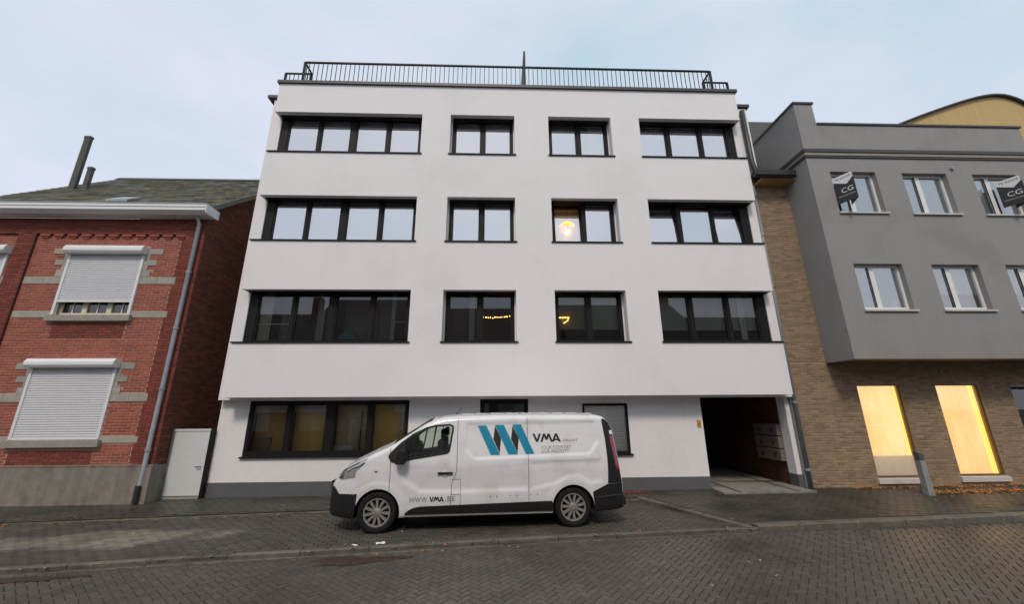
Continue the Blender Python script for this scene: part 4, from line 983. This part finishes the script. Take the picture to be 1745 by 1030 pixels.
def ring(x):                                    # half section from sill up to roof centre line, as (y, z, zone)
    T = TOP(x); b = BOT(x); r = min(RAD, max(.03, (T-b)*.3)); out = []
    n1, n2, n3 = 54, 8, 10
    for i in range(n1): z = b+(T-r-b)*i/n1; out.append((side_y(x, z), z, 0))
    for i in range(n2):
        a = math.pi/2*i/n2; z = T-r+r*math.sin(a); y = hwid(T-r)*PLAN(x)-r*1.15*(1-math.cos(a)); out.append((y, z, 1))
    y0 = hwid(T-r)*PLAN(x)-r*1.15; cr_ = .035 if x > .9 else .07*sm((x+1.0)/.5)
    for i in range(n3+1): t = i/n3; out.append((y0*(1-t), T+cr_*(1-(1-t)**2), 2))
    return out
stx = sorted(set([round(x, 4) for x in list(np.arange(-.93, .2, .02))+list(np.arange(.2, 4.2, .028))+list(np.arange(4.2, 4.462, .02))+[4.466]]))
bv, bf, bm_ = [], [], []; rings = [ring(x) for x in stx]; nr = len(rings[0])
def vid(i, j, s): return (i*nr+j)*2+(0 if s < 0 else 1)
for x, rg in zip(stx, rings):
    for (y, z, _) in rg:
        bv.append(VP(x, -y, z)); bv.append(VP(x, y, z))
for i in range(len(stx)-1):
    for j in range(nr-1):
        xm = (stx[i]+stx[i+1])/2; zc = rings[i][j][1]; zone = rings[i][j][2]
        m_ = 0
        if zone == 2 and .16 < xm < .86 and rings[i][j][0] < .80: m_ = 2
        if zone == 0 and ((xm > 4.40 and zc < .55) or (xm > 3.8 and zc < .34)): m_ = 1
        if zone == 0 and xm < -.36 and zc < (.625 if xm > -.69 else .625+(-.69-xm)*1.05): m_ = 1
        bf.append((vid(i, j, -1), vid(i+1, j, -1), vid(i+1, j+1, -1), vid(i, j+1, -1))); bf.append((vid(i, j, 1), vid(i, j+1, 1), vid(i+1, j+1, 1), vid(i+1, j, 1))); bm_ += [m_, m_]
    bf.append((vid(i, 0, -1), vid(i, 0, 1), vid(i+1, 0, 1), vid(i+1, 0, -1))); bm_.append(1)
for i in (0, len(stx)-1):
    for j in range(nr-1):
        q = (vid(i, j, -1), vid(i, j+1, -1), vid(i, j+1, 1), vid(i, j, 1)); zc = rings[i][j][1]
        bf.append(q if i == 0 else q[::-1]); bm_.append(1 if (i == 0 and zc < .70) or (i and zc < .55) else 0)
me = bpy.data.meshes.new('body'); me.from_pydata(bv, [], bf)
for q in (PAINT, PLAS, BLKG, CABD): me.materials.append(q)
me.polygons.foreach_set('material_index', bm_); me.polygons.foreach_set('use_smooth', [True]*len(bf))
bm = bmesh.new(); bm.from_mesh(me); bmesh.ops.remove_doubles(bm, verts=bm.verts, dist=1e-4); bmesh.ops.recalc_face_normals(bm, faces=bm.faces); bm.to_mesh(me); bm.free()
body = link('body', me, VAN)
WIN = [(.13, 1.245), (.155, 1.30), (.33, 1.48), (.54, 1.635), (.78, 1.745), (.95, 1.785), (1.22, 1.80), (1.285, 1.77), (1.29, 1.68), (1.235, 1.32), (1.19, 1.275), (.60, 1.19), (.235, 1.135), (.18, 1.16)]
def shrink(poly, d):
    cx = sum(p[0] for p in poly)/len(poly); cz = sum(p[1] for p in poly)/len(poly); out = []
    n = len(poly)
    for i in range(n):
        a, b, c = Vector(poly[i-1]), Vector(poly[i]), Vector(poly[(i+1) % n]); e1 = (b-a).normalized(); e2 = (c-b).normalized()
        nn = (Vector((e1.y, -e1.x))+Vector((e2.y, -e2.x))).normalized()
        out.append((b.x+nn.x*d, b.y+nn.y*d))
    if sdist(poly, *out[0]) > 0: return shrink(poly, -d) if d > 0 else out
    return out
cutters = []
def cutter(mb, name):
    o = mb.build(name, CABD, None); o.parent = VAN; cutters.append(o); return o
for wx in (0, 3.498):
    for s in (-1, 1):
        c = MB(); prof = [(wx-OX+.392*math.cos(t), .325+.392*math.sin(t)) for t in np.linspace(0, 2*math.pi, 49)[:-1]]
        c.prism(prof, 'y', s*.66, s*1.2); cutter(c, 'arch_cutter')
glz = shrink(WIN, .035)
cutter(MB().prism([(x-OX, z) for x, z in glz], 'y', -1.2, 1.2), 'cab_cutter')
for c in cutters:
    md = body.modifiers.new('cut', 'BOOLEAN'); md.operation = 'DIFFERENCE'; md.object = c; md.solver = 'EXACT'; md.material_mode = 'TRANSFER'
bpy.context.view_layer.update(); dg = bpy.context.evaluated_depsgraph_get()
nm_ = bpy.data.meshes.new_from_object(body.evaluated_get(dg)); body.modifiers.clear(); old = body.data; body.data = nm_; nm_.name = 'body'; bpy.data.meshes.remove(old)
for c in cutters: bpy.data.objects.remove(c)
bm = bmesh.new(); bm.from_mesh(nm_)
for e in bm.edges: e.smooth = not (len(e.link_faces) == 2 and e.calc_face_angle(0) > R(40))
for f in bm.faces: f.smooth = True
bm.to_mesh(nm_); bm.free()

def patch(name, m, poly, off=.003, parent=None, sides=(-1,), step=.03, hole=None):
    """a skin piece laid on the side of the body: outline in (x, z)"""
    parent = parent or body; b2_ = bmesh.new()
    vs = [b2_.verts.new((x, 0, z)) for x, z in poly]; f = b2_.faces.new(vs)
    if hole:
        bmesh.ops.delete(b2_, geom=[f], context='FACES_ONLY'); hv = [b2_.verts.new((x, 0, z)) for x, z in hole]
        b2_.edges.ensure_lookup_table()
        n = len(poly)
        for i in range(n): b2_.faces.new((vs[i], vs[(i+1) % n], hv[(i+1) % n], hv[i]))
    xs_ = [p[0] for p in poly]; zz = [p[1] for p in poly]
    for k in np.arange(min(xs_)+step, max(xs_), step):
        bmesh.ops.bisect_plane(b2_, geom=b2_.verts[:]+b2_.edges[:]+b2_.faces[:], plane_co=(k, 0, 0), plane_no=(1, 0, 0))
    for k in np.arange(min(zz)+step, max(zz), step):
        bmesh.ops.bisect_plane(b2_, geom=b2_.verts[:]+b2_.edges[:]+b2_.faces[:], plane_co=(0, 0, k), plane_no=(0, 0, 1))
    out = []
    for s in sides:
        c2_ = b2_.copy()
        for v in c2_.verts:
            x, z = v.co.x, v.co.z; v.co = VP(x, s*(side_y(x, min(z, TOP(x)-.004))+off), z)
        bmesh.ops.recalc_face_normals(c2_, faces=c2_.faces)
        ny = sum(f.normal.y*f.calc_area() for f in c2_.faces)
        if ny*s < 0: bmesh.ops.reverse_faces(c2_, faces=c2_.faces)
        me_ = bpy.data.meshes.new(name); c2_.to_mesh(me_); c2_.free(); me_.materials.append(m); me_.polygons.foreach_set('use_smooth', [True]*len(me_.polygons))
        out.append(link(name, me_, parent))
    b2_.free(); return out if len(out) > 1 else out[0]
def ribbon(name, m, pts, w, off=.002, sides=(-1, 1), parent=None):
    for s in sides:
        mb = MB(); q = []
        for (p, r) in zip(pts[:-1], pts[1:]):
            n = max(1, int(math.hypot(r[0]-p[0], r[1]-p[1])/.03))
            for k in range(n): q.append((p[0]+(r[0]-p[0])*k/n, p[1]+(r[1]-p[1])*k/n))
        q.append(pts[-1])
        for i, (p, r) in enumerate(zip(q[:-1], q[1:])):
            d = Vector((r[0]-p[0], r[1]-p[1])).normalized(); nx, nz = -d.y*w/2, d.x*w/2
            P = lambda x, z: VP(x, s*(side_y(x, z)+off), z)
            mb.quad(P(p[0]-nx, p[1]-nz), P(r[0]-nx, r[1]-nz), P(r[0]+nx, r[1]+nz), P(p[0]+nx, p[1]+nz))
        mb.build(name, m, parent or VAN, fix=False)
# cab glazing
patch('window_seal', PLAS, WIN, .0035, VAN, (-1, 1), hole=glz)
for s in (-1, 1):
    p = patch('side_window', VGL, glz, -.006, VAN, (s,))
ribbon('window_bar', PLAS, [(.72, 1.215), (.80, 1.735)], .028, .004, parent=VAN); ribbon('window_bar', PLAS, [(.89, 1.24), (.975, 1.775)], .016, .004, parent=VAN)
for s in (-1, 1): patch('window_corner', PLAS, [(.14, 1.245), (.16, 1.30), (.36, 1.50), (.42, 1.54), (.44, 1.20), (.235, 1.14), (.18, 1.165)], .0045, VAN, (s,))
# seams
door_r = [(1.365, 1.90), (1.37, 1.0), (1.345, .92), (1.285, .78), (1.275, .30)]
ribbon('panel_gap', GAP, [(.16, 1.40), (.185, 1.10), (.195, .68)], .009); ribbon('panel_gap', GAP, door_r, .009); ribbon('panel_gap', GAP, [(2.685, 1.90), (2.68, .28)], .009)
ribbon('panel_gap', GAP, [(1.275, .845), (1.445, .845), (1.445, .60), (1.275, .60)], .007, sides=(-1,)); ribbon('panel_gap', GAP, [(1.445, .60), (1.445, .30)], .007, sides=(-1,))
# lower cladding, corners
patch('sill_cladding', PLAS, [(.47, .285), (.50, .325), (.56, .37), (.64, .40), (.75, .418), (1.9, .437), (3.10, .455), (3.125, .39), (3.13, .285)], .012, VAN, (-1, 1))
patch('sill_strip', mat('sill_silver', (.30, .29, .27), .5), [(.40, .252), (3.12, .268), (3.12, .284), (.40, .268)], .006, VAN, (-1, 1))
patch('rear_cladding', PLAS, [(3.865, .585), (4.16, .715), (4.455, .72), (4.455, .32), (4.0, .26), (3.90, .28)], .006, VAN, (-1, 1))
patch('rear_corner', PLAS, [(4.225, 1.86), (4.235, 1.5), (4.20, 1.0), (4.165, .722), (4.455, .722), (4.455, 1.70), (4.40, 1.83), (4.30, 1.875)], .004, VAN, (-1, 1))
for s in (-1, 1):
    tl_ = patch('tail_light', mat('tail_red', (.22, .008, .008), .12, coat=.6), [(4.36, 1.55), (4.455, 1.55), (4.455, .95), (4.375, .95)], .009, VAN, (s,))
    patch('reversing_lens', mat('lens_white', (.75, .75, .72), .15), [(4.385, 1.58), (4.455, 1.58), (4.455, 1.65), (4.385, 1.65)], .009, tl_, (s,))
bmp = MB(); bmp.box(4.44-OX, 4.52-OX, -.84, .84, .36, .48); bevel(bmp.build('rear_bumper', PLAS, VAN), .02)
bx('rear_step_end', PLAS, VAN, 4.40-OX, 4.50-OX, -.905, -.80, .34, .46); ribbon('cladding_crease', mat('plastic_edge', (.06, .06, .06), .5), [(3.93, .495), (4.44, .53)], .012, .010, sides=(-1,))
patch('front_bumper', PLAS, [(-.865, .765), (-.80, .735), (-.74, .67), (-.69, .636), (-.36, .634), (-.375, .50), (-.395, .40), (-.395, .262), (-.60, .262), (-.80, .30), (-.88, .33)], .006, VAN, (-1, 1), step=.02)
# rear doors
MB().box(4.462-OX, 4.474-OX, -.004, .004, .5, 1.5).build('panel_gap', GAP, VAN)
# front: lights, grille, bumper details
HL = [(-.735, .885), (-.70, .955), (-.645, 1.03), (-.52, 1.095), (-.34, 1.185), (-.225, 1.232), (-.27, 1.14), (-.35, 1.055), (-.415, 1.0), (-.425, .905), (-.55, .885), (-.66, .868)]
for s in (-1, 1):
    hl = patch('headlight', mat('headlight_glass', (.40, .40, .39), .08, .2, 12, coat=1., metal=.35), HL, .004, VAN, (s,), step=.02)
    patch('headlight_edge', mat('headlight_dark', (.05, .05, .052), .15, coat=.8), [(-.735, .89), (-.70, .96), (-.645, 1.035), (-.36, 1.175), (-.40, 1.125), (-.56, 1.05), (-.62, .985), (-.645, .885)], .007, hl, (s,), step=.02)
    patch('reflector', mat('reflector_pink', (.62, .55, .51), .12, .15, 25, metal=.6), [(-.60, .90), (-.585, .975), (-.52, 1.03), (-.44, 1.05), (-.44, .915)], .008, hl, (s,), step=.02)
    ribbon('brow', mat('headlight_dark', (.05, .05, .052)), [(-.585, .99), (-.50, 1.05), (-.36, 1.09), (-.28, 1.15)], .02, .011, (s,), hl)
    patch('fog_recess', mat('fog_dark', (.008, .008, .008), .5), [(-.80, .50), (-.80, .60), (-.74, .58), (-.72, .50), (-.75, .44)], .004, VAN, (s,), step=.02)
    bx('indicator', mat('indicator_amber', (.20, .10, .06), .2), VAN, -.085-OX, -.035-OX, s*side_y(-.06, 1.0)-.008, s*side_y(-.06, 1.0)+.008, .99, 1.012)
gr = MB()
for k in range(4): gr.box(-.945-OX, -.90-OX, -.52, .52, .60+k*.055, .635+k*.055)
gr.build('grille', PLAS, VAN); bx('number_plate', WHT, VAN, -.955-OX, -.935-OX, -.26, .26, .44, .55)
MB().prism([(-.07, .745), (0, .84), (.07, .745), (0, .65)], 'x', -.96-OX, -.93-OX).build('emblem', HUB, VAN)
# mirrors
for s in (-1, 1):
    y0 = side_y(.40, 1.25)
    mr = MB(); prof = [(.30, 1.13), (.27, 1.20), (.30, 1.33), (.36, 1.385), (.45, 1.375), (.485, 1.33), (.475, 1.18), (.44, 1.13)]
    k = len(mr.v); n = len(prof)
    ysl = [y0+.05, y0+.10, y0+.19, y0+.225]; sc = [.82, 1., 1., .8]
    for yy, f_ in zip(ysl, sc):
        for (x, z) in prof: mr.v.append(((.38+(x-.38)*f_)-OX, s*yy, 1.255+(z-1.255)*f_))
    for a in range(3):
        for i in range(n): mr.f.append((a*n+i, a*n+(i+1) % n, (a+1)*n+(i+1) % n, (a+1)*n+i)); mr.t.append(0); mr.m.append(0)
    mr.f.append(tuple(range(n))[::-1]); mr.f.append(tuple(3*n+i for i in range(n))); mr.t += [0, 0]; mr.m += [0, 0]
    mr = mr.build('mirror', PLAS, VAN); autosmooth(mr, 50)
    MB().tube([(.36-OX, s*(y0-.03), 1.20), (.38-OX, s*(y0+.08), 1.19)], .035, 8).build('mirror_arm', PLAS, mr)
    MB().box(.482-OX, .487-OX, s*(y0+.11)-.04, s*(y0+.11)+.04, 1.17, 1.33).build('mirror_glass', mat('mirror_glass', (.7, .7, .7), .03, metal=1.), mr)
# handles and marks
for s in (-1, 1):
    for hx, hz in ((1.165, .955),) + (((1.55, .955),) if s > 0 else ()):
        y = side_y(hx, hz); hd = MB().box(hx-.135-OX, hx+.135-OX, -.022, .022, hz-.018, hz+.018).build('door_handle', PLAS, VAN); hd.location.y = s*(y+.012); bevel(hd, .01)
        MB().lathe([(.001, .0), (.048, .004), (.055, .01)], (hx-OX, -s*.024 if False else 0, hz-.012), 'y', 18).build('handle_cup', mat('cup_paint', (.55, .55, .56), .4), hd)
for x, z in ((1.98, .55), (2.10, .55), (2.34, .557), (2.46, .557), (2.71, .565), (2.84, .567)):
    MB().lathe([(.001, -.004), (.012, -.003), (.014, 0)], (x-OX, -side_y(x, z)-.001, z), 'y', 12).build('plug', mat('plug_grey', (.30, .30, .30), .6), VAN)
# roof edge mounting strips and aerial
for k in range(9):
    x = 1.42+k*.295; MB().box(x-OX, x+.215-OX, -.70, -.66, TOP(x)+.015, TOP(x)+.036).build('roof_strip', PAINT, VAN)
for k in range(9):
    x = 1.42+k*.295; MB().box(x-OX, x+.215-OX, .66, .70, TOP(x)+.015, TOP(x)+.036).build('roof_strip', PAINT, VAN)
MB().tube([(1.30-OX, 0, 1.97), (1.40-OX, 0, 2.10)], .006, 6).build('aerial', PLAS, VAN); MB().lathe([(.03, 0), (.02, .03), (.001, .035)], (1.30-OX, 0, 1.965), n=10).build('aerial_base', PLAS, VAN)
# wipers, interior
MB().tube([(.12-OX, -.55, 1.43), (.16-OX, .1, 1.475)], .009, 6).build('wiper', PLAS, VAN)
for s in (-1, 1):
    st_ = MB(); st_.box(.98-OX, 1.10-OX, s*.48-.22, s*.48+.22, 1.15, 1.50); st_.box(1.03-OX, 1.12-OX, s*.48-.13, s*.48+.13, 1.52, 1.70); bevel(st_.build('seat', CABD, VAN), .03)
MB().tube([(.60-OX+.16*math.sin(t)*.5, -.45+.19*math.cos(t), 1.25+.16*math.sin(t)) for t in np.linspace(0, 2*math.pi, 20)], .016, 6).build('steering_wheel', CABD, VAN)
bx('dashboard', CABD, VAN, .20-OX, .55-OX, -.80, .80, 1.16, 1.27)
# lettering and logo
def decal(name, m, poly, off=.0045): return patch(name, m, poly, off, LOGO, (-1,), step=.04)
LOGO = link('logo', MB().box(0, .001, 0, .001, 0, .001).mesh('logo', GAP), VAN); LOGO.hide_render = False
bpy.data.objects.remove(LOGO); LOGO = body
BLUE = mat('logo_blue', (.003, .215, .34), .35, .02, 3); INK = mat('logo_black', (.01, .01, .011), .4); GREYI = mat('logo_grey', (.24, .25, .26), .4)
zt, zb_ = 1.765, 1.245
blues = [((1.735, zt), (1.90, zt), (2.155, zb_), (1.985, zb_)), ((2.065, zt+.008), (2.235, zt+.008), (2.49, zb_+.004), (2.315, zb_+.004)), ((2.40, zt+.012), (2.565, zt+.012), (2.80, zb_+.008), (2.64, zb_+.008))]
lg = patch('logo', BLUE, blues[0], .0045, VAN, (-1,), step=.04)
for b_ in blues[1:]: patch('stripe', BLUE, b_, .0045, lg, (-1,), step=.04)
for dx in (0, .335): patch('fold', INK, [(2.065+dx, 1.755), (2.178+dx, 1.53), (2.15+dx, 1.27), (2.033+dx, 1.52)], .0038, lg, (-1,), step=.04)
def van_text(s, size, x, z, m, sx=1., bold=0.):
    cu = bpy.data.curves.new('t', 'FONT'); cu.body = s; cu.size = size; cu.offset = bold; cu.resolution_u = 3; cu.space_character = 1.08
    o = bpy.data.objects.new('t', cu); COL.objects.link(o); d_ = bpy.context.evaluated_depsgraph_get(); me = bpy.data.meshes.new_from_object(o.evaluated_get(d_)); bpy.data.objects.remove(o)
    w = max(v.co.x for v in me.vertices)-min(v.co.x for v in me.vertices); k = (sx/w) if sx else 1
    for v in me.vertices:
        X, Z = x+v.co.x*k, z+v.co.y; v.co = VP(X, -(side_y(X, Z)+.0045), Z)
    me.materials.clear(); me.materials.append(m); me.name = 'lettering'; link('lettering', me, VAN)
van_text('DRUART', .062, 3.36, 1.462, GREYI, .28)
van_text('YOUR COMFORT', .083, 2.93, 1.335, GREYI, .58); van_text('OUR PRIORITY', .083, 2.93, 1.262, GREYI, .53)
van_text('WWW.', .115, .545, .488, GREYI, .34, .001); van_text('.BE', .115, 1.175, .491, GREYI, .17, .001)
def strokes(x0, z0, w, h, th, m):            # splayed capital letters V M A drawn with straight strokes
    k = w/3.42; S_ = [[((0, 1), (.42, 0)), ((.84, 1), (.42, 0))], [((1.0, 0), (1.38, 1)), ((1.38, 1), (1.68, .25)), ((1.68, .25), (1.98, 1)), ((1.98, 1), (2.36, 0))], [((2.5, 0), (2.95, 1)), ((3.42, 0), (2.95, 1)), ((2.68, .26), (3.24, .26))]]
    i = 0
    for let in S_:
        for (p, q) in let:
            a = (x0+p[0]*k, z0+p[1]*h); b = (x0+q[0]*k, z0+q[1]*h); hx = th/2; i += 1
            if abs(p[1]-q[1]) < .01: poly = [(a[0], a[1]-hx*.6), (b[0], b[1]-hx*.6), (b[0], b[1]+hx*.6), (a[0], a[1]+hx*.6)]
            else: poly = [(a[0]-hx, a[1]), (a[0]+hx, a[1]), (b[0]+hx, b[1]), (b[0]-hx, b[1])]
            patch('lettering', m, poly, .0045+.0004*i, VAN, (-1,), step=.05)
strokes(2.80, 1.462, .50, .145, .040, INK); strokes(.912, .490, .235, .080, .020, INK)
# wheels
RW = .338
tp = [(.225, -.085), (.25, -.10), (.29, -.108), (.318, -.10), (.333, -.082), (RW, -.06), (RW, .06), (.333, .082), (.318, .10), (.29, .108), (.25, .10), (.225, .085)]
tyre_me = MB().lathe(tp, (0, 0, 0), 'y', 48).mesh('tyre', RUB, True)
disc_me = MB().lathe([(.001, -.02), (.20, -.02), (.232, -.06), (.232, .06), (.001, .06)], (0, 0, 0), 'y', 32).mesh('wheel', mat('wheel_dark', (.012, .012, .012), .6))
hb = MB()
hb.lathe([(.205, -.070), (.212, -.088), (.232, -.090), (.238, -.075), (.232, -.06)], (0, 0, 0), 'y', 48)
for k in range(11):
    t = 2*math.pi*k/11; ca_, sa_ = math.cos(t), math.sin(t)
    pr_ = [(.05, -.017, -.080), (.05, .017, -.080), (.215, .021, -.085), (.215, -.021, -.085)]; q0 = len(hb.v)
    for (r, w_, y) in pr_: hb.v.append((r*ca_-w_*sa_, y, r*sa_+w_*ca_))
    for (r, w_, y) in pr_: hb.v.append((r*ca_-w_*1.25*sa_, y+.03, r*sa_+w_*1.25*ca_))
    for f in ((0, 1, 2, 3), (0, 4, 5, 1), (1, 5, 6, 2), (2, 6, 7, 3), (3, 7, 4, 0)): hb.f.append(tuple(q0+i for i in f)); hb.t.append(0); hb.m.append(0)
hb.lathe([(.075, -.06), (.072, -.084), (.05, -.09), (.045, -.096), (.001, -.098)], (0, 0, 0), 'y', 24)
hub_me = hb.mesh('hubcap', HUB)
for wx in (0, 3.498):
    for s in (-1, 1):
        w = link('wheel', disc_me, VAN); w.location = (wx-OX, s*.835, RW-.008); w.rotation_euler.z = 0 if s < 0 else math.pi; w.rotation_euler.y = random.random()
        link('tyre', tyre_me, w); link('hubcap', hub_me, w)
bx('axle', PLAS, VAN, -.06-OX, .06-OX, -.8, .8, .28, .40); bx('axle', PLAS, VAN, 3.44-OX, 3.56-OX, -.8, .8, .28, .40)
LOCAL = False
# ================================================================== SMALL LOOSE THINGS
leafm = mat('dead_leaves', (.22, .10, .028), .75, .3, 30, tone=.55, col2=(.32, .20, .07), c2scale=9)
def zground(x, y):
    if y < ky(x)-.16: return ROADZ
    if y < ky(x)+.12: return .004 if x < 4.5 else zs(x, y)
    if x < bx_end(y) and y < ly(x)-.06: return 0
    return zs(x, y)
def leaves(name, label, pts, smin, smax, m=leafm, lift=.004):
    b = MB()
    for (x, y) in pts:
        s = random.uniform(smin, smax); a = random.uniform(0, 6.3); z = zground(x, y)+lift+random.uniform(0, .012); t = random.random()
        tx, ty = random.uniform(-.35, .35), random.uniform(-.35, .35)
        o = [(-1, 0), (-.4, .5), (.3, .45), (1, .05), (.3, -.45), (-.4, -.5)]
        P = []
        for (u, v) in o:
            u *= s; v *= s*.75; X = u*math.cos(a)-v*math.sin(a); Y = u*math.sin(a)+v*math.cos(a); P.append((x+X, y+Y, max(z+u*tx+v*ty, z-.002)))
        b.poly(P, tone=t)
    o = b.build(name, m, fix=False); tag(o, label, 'leaves', kind='stuff'); return o
rnd = random.uniform
pts = [(x, ly(x)-.12-abs(random.gauss(0, .07))) for x in [rnd(-11, -3.4) for _ in range(150)] if math.sin(x*2.3)+math.sin(x*5.1) > -.6]
pts += [(x, ly(x)+.1+abs(random.gauss(0, .2))) for x in [rnd(-11, -3.4) for _ in range(25)]]
leaves('fallen_leaves', 'fallen leaves lying along the footpath edge of the parking strip', pts, .02, .05)
pts = [(x, ky(x)+random.gauss(-.1, .10)) for x in [rnd(-7, 12) for _ in range(170)]]
leaves('fallen_leaves', 'fallen leaves caught along the road gutter', pts, .015, .04)
pts = [(rnd(8.8, 16), 10.33-abs(random.gauss(0, .10))) for _ in range(1300)]+[(rnd(10.1, 16), 9.72+random.gauss(0, .11)) for _ in range(1600)]+[(rnd(8.6, 15), rnd(8.6, 10.2)) for _ in range(60)]
leaves('leaf_heap', 'heap of brown leaves under the lit windows', pts, .022, .055, mat('orange_leaves', (.33, .13, .03), .75, .3, 30, tone=.55, col2=(.42, .24, .08), c2scale=9))
pts = [(rnd(-7, 10), rnd(5, 9.8)) for _ in range(60)]
leaves('scattered_leaves', 'small scattered leaves on the paving', pts, .012, .03, mat('pale_leaves', (.36, .32, .22), .7, .2, 20, tone=.4))
pts = [(rnd(2.9, 3.7), 10.2+random.gauss(0, .05)) for _ in range(110)]
leaves('leaf_heap', 'small reddish leaf drift against the grey plinth behind the van', pts, .02, .045, mat('red_leaves', (.26, .055, .02), .75, .3, 30, tone=.4))
def sludge(name, label, cx, cy, rx, ry, m):
    b = MB(); ring_ = []
    for k in range(40):
        t = 2*math.pi*k/40; q = 1+.22*math.sin(3*t+1)+.14*math.sin(7*t)+.08*math.sin(11*t+2)
        ring_.append((cx+rx*q*math.cos(t), cy+ry*q*math.sin(t)+.09*rx*q*math.cos(t), ROADZ+.005))
    for k in range(40): b.poly([(cx, cy, ROADZ+.012), ring_[k], ring_[(k+1) % 40]])
    tag(b.build(name, m), label, 'wet leaves', kind='stuff')
SLM = mat('wet_leaf_mud', (.036, .02, .011), .35, .5, 26, .8, 60, col2=(.07, .035, .018), c2scale=14)
sludge('leaf_mud', 'dark brown wet leaf mud in the gutter beside the van', -2.05, 6.52, .62, .16, SLM)
sludge('leaf_mud', 'dark brown wet leaf mud in the gutter before the brick house', -6.6, 6.02, .95, .12, SLM)
paperm = mat('white_paper', (.72, .71, .68), .7, .1, 30)
for (x, y, a, w_, h_, lab) in ((-1.88, 7.10, .3, .07, .045, 'larger crumpled white paper scrap on the paving beside the van'), (-2.26, 7.02, -.5, .05, .018, 'thin torn white paper scrap on the paving beside the van')):
    b = MB(); P = lambda u, v, z: (x+u*math.cos(a)-v*math.sin(a), y+u*math.sin(a)+v*math.cos(a), z)
    n = 4
    for i in range(n):
        for j in range(n):
            hh = lambda i, j: .004+.012*abs(math.sin(i*2.1+j*1.3))
            u0, u1, v0, v1 = w_*(2*i/n-1), w_*(2*(i+1)/n-1), h_*(2*j/n-1), h_*(2*(j+1)/n-1)
            b.quad(P(u0, v0, hh(i, j)), P(u1, v0, hh(i+1, j)), P(u1, v1, hh(i+1, j+1)), P(u0, v1, hh(i, j+1)))
    tag(b.build('paper_scrap', paperm), lab, 'paper')

# ================================================================== HOUSES ACROSS THE ROAD (seen only mirrored in the glass)
OB = [mat('opposite_brick', (.20, .075, .05), .9, .3, 9), mat('opposite_render', (.50, .49, .45), .9, .15, 2), mat('opposite_brown_brick', (.17, .12, .08), .9, .3, 9)]
ORF = mat('opposite_roof', (.06, .05, .045), .8, .3, 6)
for (x0, x1, ze, zr, k, lab) in ((-24, -13.02, 5.6, 9.4, 0, 'red brick house across the road, opposite the old brick house'), (-13, -4.02, 6.6, 10.6, 2, 'brown brick house across the road with a steep roof'), (-4, 4.48, 6.0, 9.9, 1, 'pale rendered house across the road facing the van'), (4.5, 13.98, 6.5, 10.2, 0, 'red brick house across the road facing the carriage passage'), (14, 26, 5.8, 9.2, 2, 'brown brick house across the road facing the lit windows')):
    h = tag(empty('terraced_house', ((x0+x1)/2, -4.5, -.1)), lab, 'house')
    ws = []
    for z0, z1 in ((.9, 2.4), (3.6, 5.0)):
        n = 3
        for q in range(n):
            c = x0+(x1-x0)*(q+.5)/n; ws.append((c-.8, c+.8, z0, z1))
    grid_wall(MB(), x0, x1, -.15, ze, -4.8, -4.5, ws).build('wall', OB[k], h)
    for (a, b, c, d) in ws:
        f = MB(); f.box(a, a+.07, -4.7, -4.62, c, d); f.box(b-.07, b, -4.7, -4.62, c, d); f.box(a+.07, b-.07, -4.7, -4.62, c, c+.07); f.box(a+.07, b-.07, -4.7, -4.62, d-.07, d); f.box((a+b)/2-.04, (a+b)/2+.04, -4.7, -4.62, c+.07, d-.07)
        f = f.build('window', PVC, h); bx('pane', GLASS_D, f, a+.07, b-.07, -4.68, -4.67, c+.07, d-.07); bx('curtain', SHEER, f, a, b, -4.9, -4.88, c+.5, d)
    MB().prism([(-4.3, ze-.1), (-9.5, zr), (-14.7, ze-.1), (-14.7, ze-.25), (-4.3, ze-.25)], 'x', x0, x1).build('roof', ORF, h)
    MB().box(x1-1.2, x1-.6, -9.2, -8.5, zr-.8, zr+1.1).build('chimney', OB[k], h)
